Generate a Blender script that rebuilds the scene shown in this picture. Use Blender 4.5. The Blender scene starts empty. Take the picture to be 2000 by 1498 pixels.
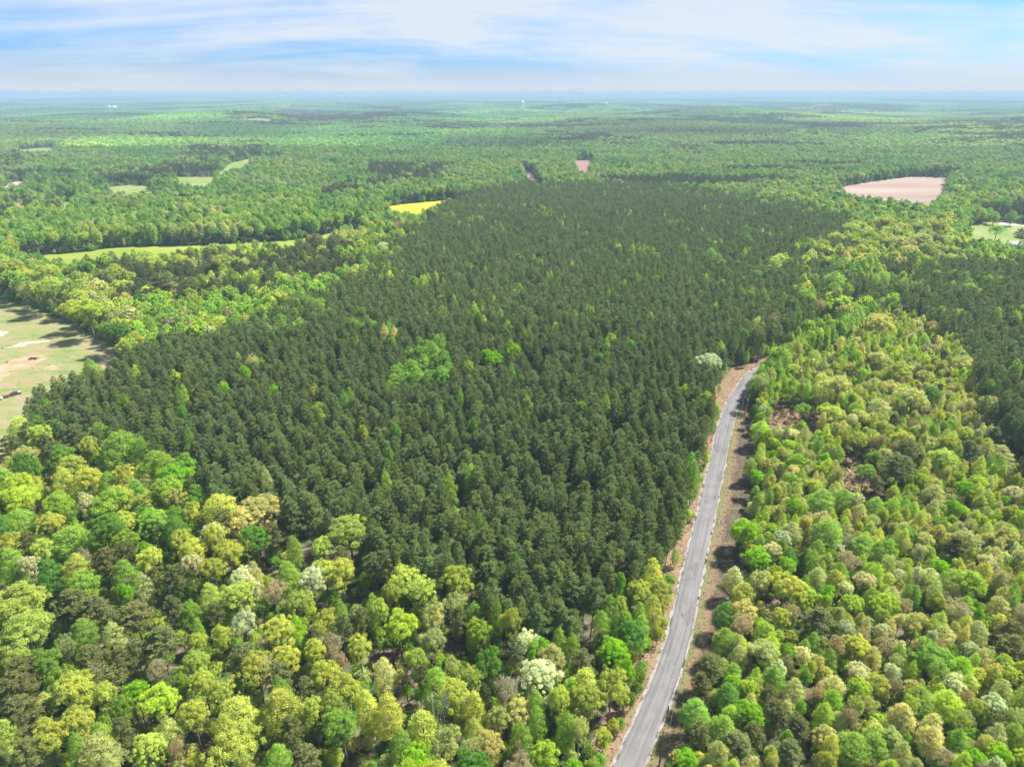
import bpy, math, random
import numpy as np
from mathutils import Vector, Matrix
rng = np.random.default_rng(7)
random.seed(7)
sc = bpy.context.scene
col = sc.collection
R_ = math.radians
H = 120.0
PITCH = math.atan(568 / 1333)

SKY_STR, CLOUD_STR, VEIL_STR, SUN_STR, EXPOSURE = 0.05, 0.28, 0.265, 4.25, 1.73
CLOUD_X, CLOUD_Y = 5.0, 17.0
HAZE_D, HAZE_COL = 1.6e-4, (0.36, 0.52, 0.64, 1)

# ------------------------------------------------------------------ camera
cam_d = bpy.data.cameras.new("camera")
cam_d.sensor_fit = 'HORIZONTAL'; cam_d.sensor_width = 36.0
cam_d.lens = 36.0 * 1333 / 2000
cam_d.clip_start = 1.0; cam_d.clip_end = 90000
cam = bpy.data.objects.new("camera", cam_d); col.objects.link(cam)
cam.location = (0, 0, H)
cam.rotation_euler = (math.pi / 2 - PITCH, 0, 0)
sc.camera = cam

# ------------------------------------------------------------------ sky and sun
SUN_AZ = R_(66)          # clockwise from +Y
SUN_EL = R_(53)
w = bpy.data.worlds.new("World"); sc.world = w; w.use_nodes = True
nt = w.node_tree; N = nt.nodes; L = nt.links; N.clear()
def nd(t, **k):
    n = N.new(t)
    for a, b in k.items(): setattr(n, a, b)
    return n
sky = nd('ShaderNodeTexSky', sky_type='NISHITA', sun_disc=False, sun_elevation=SUN_EL, sun_rotation=SUN_AZ, altitude=200, air_density=1.0, dust_density=0.6, ozone_density=2.5)
tc = nd('ShaderNodeTexCoord')
sep = nd('ShaderNodeSeparateXYZ'); L.new(tc.outputs['Generated'], sep.inputs[0])
def math_n(op, a=None, b=None, c=None):
    n = nd('ShaderNodeMath', operation=op)
    for i, v in enumerate((a, b, c)):
        if v is None: continue
        if hasattr(v, 'is_linked') or hasattr(v, 'links'): L.new(v, n.inputs[i])
        else: n.inputs[i].default_value = v
    return n.outputs[0]
zc = math_n('ADD', math_n('MAXIMUM', sep.outputs[2], 0.0), 0.15)
u = math_n('DIVIDE', sep.outputs[0], zc); v = math_n('DIVIDE', sep.outputs[1], zc)
comb = nd('ShaderNodeCombineXYZ'); L.new(u, comb.inputs[0]); L.new(v, comb.inputs[1])
mp = nd('ShaderNodeMapping'); L.new(comb.outputs[0], mp.inputs[0])
mp.inputs['Rotation'].default_value = (0, 0, R_(-24)); mp.inputs['Scale'].default_value = (0.36, 0.42, 1); mp.inputs['Location'].default_value = (CLOUD_X, CLOUD_Y, 0)
n1 = nd('ShaderNodeTexNoise'); n1.inputs['Scale'].default_value = 1.0; n1.inputs['Detail'].default_value = 7; n1.inputs['Roughness'].default_value = 0.58; n1.inputs['Distortion'].default_value = 0.6
L.new(mp.outputs[0], n1.inputs['Vector'])
mp2 = nd('ShaderNodeMapping'); L.new(comb.outputs[0], mp2.inputs[0])
mp2.inputs['Rotation'].default_value = (0, 0, R_(-30)); mp2.inputs['Scale'].default_value = (0.5, 1.5, 1)
n2 = nd('ShaderNodeTexNoise'); n2.inputs['Scale'].default_value = 1.0; n2.inputs['Detail'].default_value = 6; n2.inputs['Roughness'].default_value = 0.6; n2.inputs['Distortion'].default_value = 1.2
L.new(mp2.outputs[0], n2.inputs['Vector'])
mixn = math_n('ADD', math_n('MULTIPLY', n1.outputs[0], 0.72), math_n('MULTIPLY', n2.outputs[0], 0.28))
ramp = nd('ShaderNodeValToRGB'); L.new(mixn, ramp.inputs[0])
ramp.color_ramp.elements[0].position = 0.425; ramp.color_ramp.elements[0].color = (0, 0, 0, 1)
ramp.color_ramp.elements[1].position = 0.585; ramp.color_ramp.elements[1].color = (1, 1, 1, 1)
tintn = nd('ShaderNodeMix', data_type='RGBA', blend_type='MULTIPLY'); tintn.inputs[0].default_value = 1.0
L.new(sky.outputs[0], tintn.inputs[6]); tintn.inputs[7].default_value = (0.40, 0.66, 1.12, 1)
bg1 = nd('ShaderNodeBackground'); L.new(tintn.outputs[2], bg1.inputs[0]); bg1.inputs[1].default_value = SKY_STR
bg2 = nd('ShaderNodeBackground'); bg2.inputs[0].default_value = (0.87, 0.94, 1.0, 1); bg2.inputs[1].default_value = CLOUD_STR
# thin veil of haze all round the horizon, cirrus above it
bg3 = nd('ShaderNodeBackground'); bg3.inputs[0].default_value = (0.80, 0.90, 1.0, 1); bg3.inputs[1].default_value = VEIL_STR
ms = nd('ShaderNodeMixShader')
L.new(math_n('ADD', math_n('MULTIPLY', ramp.outputs[0], 0.82), 0.04), ms.inputs[0])
L.new(bg1.outputs[0], ms.inputs[1]); L.new(bg2.outputs[0], ms.inputs[2])
veil = nd('ShaderNodeMapRange', interpolation_type='SMOOTHSTEP'); L.new(sep.outputs[2], veil.inputs[0])
veil.inputs[1].default_value = 0.0; veil.inputs[2].default_value = 0.045; veil.inputs[3].default_value = 0.92; veil.inputs[4].default_value = 0.0
ms2 = nd('ShaderNodeMixShader'); L.new(veil.outputs[0], ms2.inputs[0]); L.new(ms.outputs[0], ms2.inputs[1]); L.new(bg3.outputs[0], ms2.inputs[2]); ms = ms2
wo = nd('ShaderNodeOutputWorld'); L.new(ms.outputs[0], wo.inputs[0])

sun_d = bpy.data.lights.new("sun", 'SUN'); sun_d.energy = SUN_STR; sun_d.angle = R_(5.0); sun_d.color = (1.0, 0.955, 0.88)
sun = bpy.data.objects.new("sun", sun_d); col.objects.link(sun)
sdir = Vector((math.cos(SUN_EL) * math.sin(SUN_AZ), math.cos(SUN_EL) * math.cos(SUN_AZ), math.sin(SUN_EL)))
sun.rotation_euler = (-sdir).to_track_quat('-Z', 'Y').to_euler()
vs = sc.view_settings; vs.view_transform = 'Standard'; vs.look = 'None'; vs.gamma = 1; vs.use_curve_mapping = False; vs.exposure = EXPOSURE
cy = sc.cycles; cy.max_bounces = 8; cy.diffuse_bounces = 6; cy.glossy_bounces = 1; cy.transmission_bounces = 3; cy.volume_bounces = 0; cy.transparent_max_bounces = 4
cy.use_denoising = True

# ------------------------------------------------------------------ the lie of the land, in metres from the point below the camera
ROAD = [(1.4, 52.7), (7.8, 64.6), (14.1, 76.5), (18.4, 84.4), (22.6, 92.4), (26.9, 100.3), (31.8, 109.3), (36.8, 119.4), (41.7, 130.8), (46.6, 143.9), (52.1, 158.2), (56.9, 170.4), (62.5, 184.5), (68.5, 200.5), (75.6, 218.7), (79.3, 228.9), (83.7, 239.6), (88.9, 251.8), (95.1, 264.4), (102.7, 278.1), (107.8, 287.0), (114.9, 295.7), (123.1, 304.1), (134.0, 315.2), (150.5, 331.5), (170.2, 351.9), (189.7, 371.7), (212.3, 394.6), (246.6, 428.6), (294.2, 473.9), (368.0, 541.4)]
STAND = [(-178.9, 222.4), (-189.2, 242.4), (-185.7, 260.9), (-170.4, 280.2), (-168.6, 304.2), (-143.6, 314.0), (-130.8, 350.0), (-118.6, 384.8), (-96.7, 422.4), (-87.5, 531.5), (-72.3, 703.6), (-33.6, 839.6), (0.0, 889.6), (53.4, 922.4), (162.1, 894.9), (239.0, 821.1), (294.5, 717.4), (313.8, 614.1), (266.6, 558.8), (223.7, 504.7), (173.3, 415.9), (168.0, 375.0), (178.6, 359.6), (163.4, 350.0)]
STAND_NEAR = [(158.9, 339.0), (120.4, 304.2), (100.9, 280.2), (86.0, 248.5), (76.5, 229.1), (64.0, 202.5), (57.5, 185.3), (52.0, 167.6), (45.6, 152.4), (40.3, 143.4), (32.6, 137.2), (22.4, 125.9), (16.8, 117.6), (6.6, 113.7), (-4.5, 116.8), (-10.2, 128.6), (-20.8, 132.9), (-32.5, 136.2), (-36.8, 145.6), (-48.1, 148.9), (-59.9, 152.4), (-65.3, 161.0), (-84.4, 166.2), (-94.7, 173.1), (-108.6, 190.2), (-129.4, 198.8), (-145.2, 197.0), (-165.8, 208.1)]
PINES_EAST = [(170.2, 395.3), (189.6, 384.0), (199.6, 368.1), (222.6, 363.0), (213.4, 318.6), (214.3, 299.8), (182.1, 243.2), (162.9, 200.7), (158.7, 187.0), (168.8, 158.7), (242.0, 224.5), (390.9, 447.3), (355.6, 470.1), (320.1, 470.1), (299.8, 478.2), (250.9, 433.2), (220.9, 447.3), (200.5, 447.3)]
YELLOW_OAKS = [(200.4, 473.7), (258.3, 558.8), (314.5, 606.4), (365.8, 593.8), (347.5, 527.5), (307.7, 473.7), (279.4, 443.1), (252.2, 436.0), (257.6, 473.7), (229.0, 473.7), (201.6, 450.4)]
RIGHT_WOODS = [(32.8, 93.0), (42.9, 116.7), (56.5, 150.2), (70.2, 184.4), (85.7, 220.1), (95.8, 242.4), (107.9, 265.9), (124.4, 286.9), (143.3, 311.1), (170.4, 339.0), (201.7, 370.6), (225.4, 366.6), (219.0, 326.5), (220.1, 307.4), (187.3, 249.8), (166.6, 204.6), (164.0, 190.8), (169.1, 141.7), (145.3, 84.7), (125.2, 53.9), (17.0, 60.1)]
FIELD_A = [(-483.1, 360.6), (-446.5, 411.0), (-397.3, 428.6), (-324.5, 419.0), (-294.0, 402.1), (-253.9, 371.7), (-216.9, 341.8), (-197.6, 324.6), (-167.4, 273.6), (-173.1, 265.7), (-180.4, 253.2), (-184.3, 237.8), (-175.4, 218.2), (-164.8, 198.6), (-202.4, 181.7), (-313.3, 195.0)]
DIRT_A1 = [(-257.5, 300.8), (-245.6, 304.8), (-242.2, 314.4), (-232.3, 318.0), (-228.2, 313.0), (-228.5, 304.8), (-229.5, 298.2), (-235.4, 296.9), (-231.6, 290.6), (-231.3, 284.0), (-238.0, 274.2)]
DIRT_A2 = [(-291.7, 347.6), (-280.5, 355.3), (-274.3, 353.6), (-273.0, 347.6), (-279.3, 341.8)]
DIRT_A3 = [(-261.4, 327.6), (-257.7, 329.9), (-255.8, 337.0), (-245.2, 339.4), (-241.1, 337.0), (-249.7, 333.8), (-251.1, 329.9), (-257.0, 326.9)]
DIRT_A4 = [(-220.9, 298.2), (-221.1, 304.8), (-214.2, 300.8), (-213.3, 296.9)]
DIRT_A5 = [(-219.7, 280.5), (-217.7, 285.2), (-214.8, 285.8), (-216.2, 282.2)]
FIELD_B = [(-390.9, 526.9), (-385.6, 543.2), (-363.3, 547.0), (-348.1, 556.6), (-336.8, 570.6), (-323.9, 574.7), (-254.7, 585.2), (-197.9, 600.6), (-176.4, 621.5), (-152.0, 659.4), (-139.8, 659.4), (-130.4, 583.1), (-145.8, 556.8), (-160.0, 532.6), (-171.4, 517.5), (-221.6, 506.7), (-275.1, 484.6), (-305.1, 467.2), (-337.5, 473.4)]
FIELD_C = [(-148.5, 792.6), (-120.2, 819.9), (-74.5, 848.9), (-61.8, 844.6), (-62.2, 744.7), (-76.0, 713.2), (-86.4, 668.9), (-103.7, 668.9), (-120.5, 696.7)]
FIELD_D = [(433.4, 948.9), (508.5, 1016.7), (618.2, 1094.3), (662.3, 1073.9), (494.8, 802.3), (429.8, 717.2), (404.1, 746.1), (387.8, 769.2), (376.4, 793.8)]
FIELD_E = [(108.2, 1289.3), (124.6, 1369.9), (155.7, 1359.3), (140.3, 1243.4), (107.3, 1004.9), (95.2, 1031.9)]
FIELD_F = [(13.0, 1200.5), (30.3, 1168.2), (44.2, 954.6), (38.2, 877.2), (20.2, 931.2)]
LAWN_G = [(429.9, 656.7), (483.3, 701.9), (507.5, 684.3), (579.2, 678.6), (436.0, 475.3), (384.8, 506.4), (378.3, 519.9), (368.0, 541.4), (379.5, 581.0)]
DRIVE_G = [(420.8, 587.4), (438.5, 600.6), (471.9, 593.9), (462.4, 581.0), (425.3, 581.0), (418.8, 581.0)]
DIRT_G = [(478.4, 678.6), (490.8, 695.9), (538.0, 684.3), (521.8, 662.1), (494.8, 673.0)]
LAWN_H1 = [(-520.2, 1087.4), (-451.8, 1087.4), (-377.6, 898.1), (-373.7, 857.3), (-418.4, 887.5)]
LAWN_H2 = [(-441.4, 1038.9), (-516.1, 1308.6), (-511.7, 1402.7), (-471.6, 1402.7), (-429.6, 1369.9), (-425.5, 1289.3), (-462.6, 1289.3), (-409.8, 1075.3), (-404.0, 972.8)]
LAWN_H3 = [(-548.7, 948.9), (-549.4, 976.1), (-527.5, 993.1), (-493.6, 970.5), (-405.3, 793.8), (-432.8, 802.3), (-463.8, 811.0)]
LAWN_H4 = [(-1132.0, 1636.4), (-1123.2, 1698.9), (-1085.0, 1715.3), (-881.4, 1381.8), (-937.4, 1369.7)]
LAWN_H5 = [(-1023.8, 2812.6), (-1008.9, 2902.0), (-947.7, 2902.0), (-863.5, 2610.9), (-940.6, 2610.9)]
LAWN_H6 = [(-447.8, 683.9), (-533.3, 832.1), (-528.6, 844.6), (-513.2, 832.1), (-488.4, 781.5), (-415.6, 639.1)]
LAWN_H7 = [(-414.3, 564.5), (-414.4, 581.0), (-386.4, 541.4), (-390.5, 532.2)]
DIRT_H1 = [(-645.7, 872.2), (-722.2, 1016.7), (-710.7, 1035.1), (-608.1, 882.3), (-620.2, 867.1)]
DIRT_H2 = [(-706.2, 1067.2), (-699.3, 1087.4), (-650.0, 1004.8), (-654.4, 993.1)]
LAWN_I = [(841.9, 2096.6), (879.7, 2146.6), (902.6, 2121.3), (753.4, 1789.5)]
LAWN_J = [(-358.8, 532.5), (-408.5, 621.5), (-390.4, 626.3), (-334.9, 532.5), (-341.4, 517.0)]
CLEAR_1 = [(113.2, 212.5), (121.4, 216.2), (124.7, 210.6), (124.8, 202.9), (123.9, 191.5), (113.8, 173.2), (106.9, 173.2), (105.7, 179.7), (105.2, 190.1), (104.1, 194.3)]
CLEAR_2 = [(105.7, 255.2), (115.1, 257.7), (122.7, 250.3), (124.1, 245.6), (113.6, 226.1), (100.3, 221.1), (94.3, 224.0)]
CLEAR_3 = [(160.5, 219.3), (164.2, 216.2), (163.6, 209.9), (148.7, 189.6), (145.7, 192.8)]
CUTBANK = [(185.1, 367.9), (195.5, 381.4), (209.1, 395.7), (207.4, 389.4), (196.7, 377.4), (186.6, 366.1)]
DARK = [[(-557.2, 785.4), (-555.0, 828.9), (-506.6, 793.8), (-456.7, 717.2), (-438.9, 677.6), (-478.4, 700.2)], [(-569.1, 972.8), (-580.3, 1155.9), (-536.5, 1229.3), (-471.0, 1173.5), (-426.5, 1038.9), (-470.7, 972.8), (-512.1, 931.2)], [(-185.0, 513.2), (-162.3, 542.7), (-123.6, 532.5), (-97.5, 478.2), (-114.0, 413.5), (-139.3, 413.5), (-180.1, 447.3)], [(-305.9, 447.3), (-270.9, 478.2), (-216.3, 495.1), (-180.6, 478.2), (-176.3, 395.3), (-195.9, 378.6), (-237.4, 413.5), (-263.2, 419.9)], [(-239.4, 1038.9), (-201.8, 1173.5), (-107.8, 1155.9), (-98.4, 972.8), (-175.2, 931.2)], [(338.3, 1486.5), (393.6, 1607.8), (389.0, 1486.5), (349.6, 1381.8), (319.5, 1357.8)], [(-499.9, 838.2), (-519.9, 972.8), (-477.3, 942.7), (-464.5, 828.9)], [(-94.7, 717.2), (-74.3, 724.2), (-70.8, 639.1), (-92.5, 625.3)], [(-1057.1, 1486.5), (-919.8, 1357.8), (-762.6, 1155.9), (-742.4, 1075.3), (-893.2, 1249.0)], [(-231.7, 887.5), (-163.6, 942.7), (-178.2, 815.4)], [(89.8, 2123.1), (317.9, 1873.8), (243.7, 1560.2), (85.8, 1730.9)], [(-384.1, 3228.4), (-78.1, 2784.5), (-85.3, 2016.0), (-300.6, 2374.4)], [(-1194.9, 3046.6), (-1047.5, 3749.2), (-742.1, 2784.5), (-885.0, 2374.4)], [(948.9, 4865.2), (3396.0, 8741.8), (3545.3, 6376.1), (1967.2, 4026.9), (1181.8, 4235.7)], [(768.1, 3228.4), (1132.0, 2883.8), (935.1, 2374.4), (594.1, 2563.5)], [(1269.1, 2374.4), (1952.9, 2784.5), (1440.3, 1942.4), (1059.5, 1873.8)], [(-1103.2, 3507.0), (-523.7, 3749.2), (-465.3, 3165.5), (-921.8, 2990.3)], [(-708.2, 1486.5), (-605.2, 1641.2), (-464.8, 1357.8), (-553.8, 1249.0)], [(-681.2, 1004.9), (-625.3, 972.8), (-548.7, 838.2), (-594.9, 862.2)]]
OAKS_WEST = [(-407.9, 447.3), (-334.9, 440.2), (-292.9, 426.5), (-249.3, 395.3), (-203.5, 353.3), (-169.8, 282.8), (-188.5, 296.2), (-241.7, 344.0), (-355.4, 384.0)]
GREEN_WEST = [(-174.3, 282.8), (-192.5, 353.3), (-176.3, 395.3), (-133.8, 395.3), (-119.6, 532.5), (-101.2, 653.4), (-63.1, 717.2), (-36.6, 838.2), (-87.7, 532.5), (-96.3, 419.9), (-130.4, 348.6), (-168.4, 303.4)]
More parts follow.
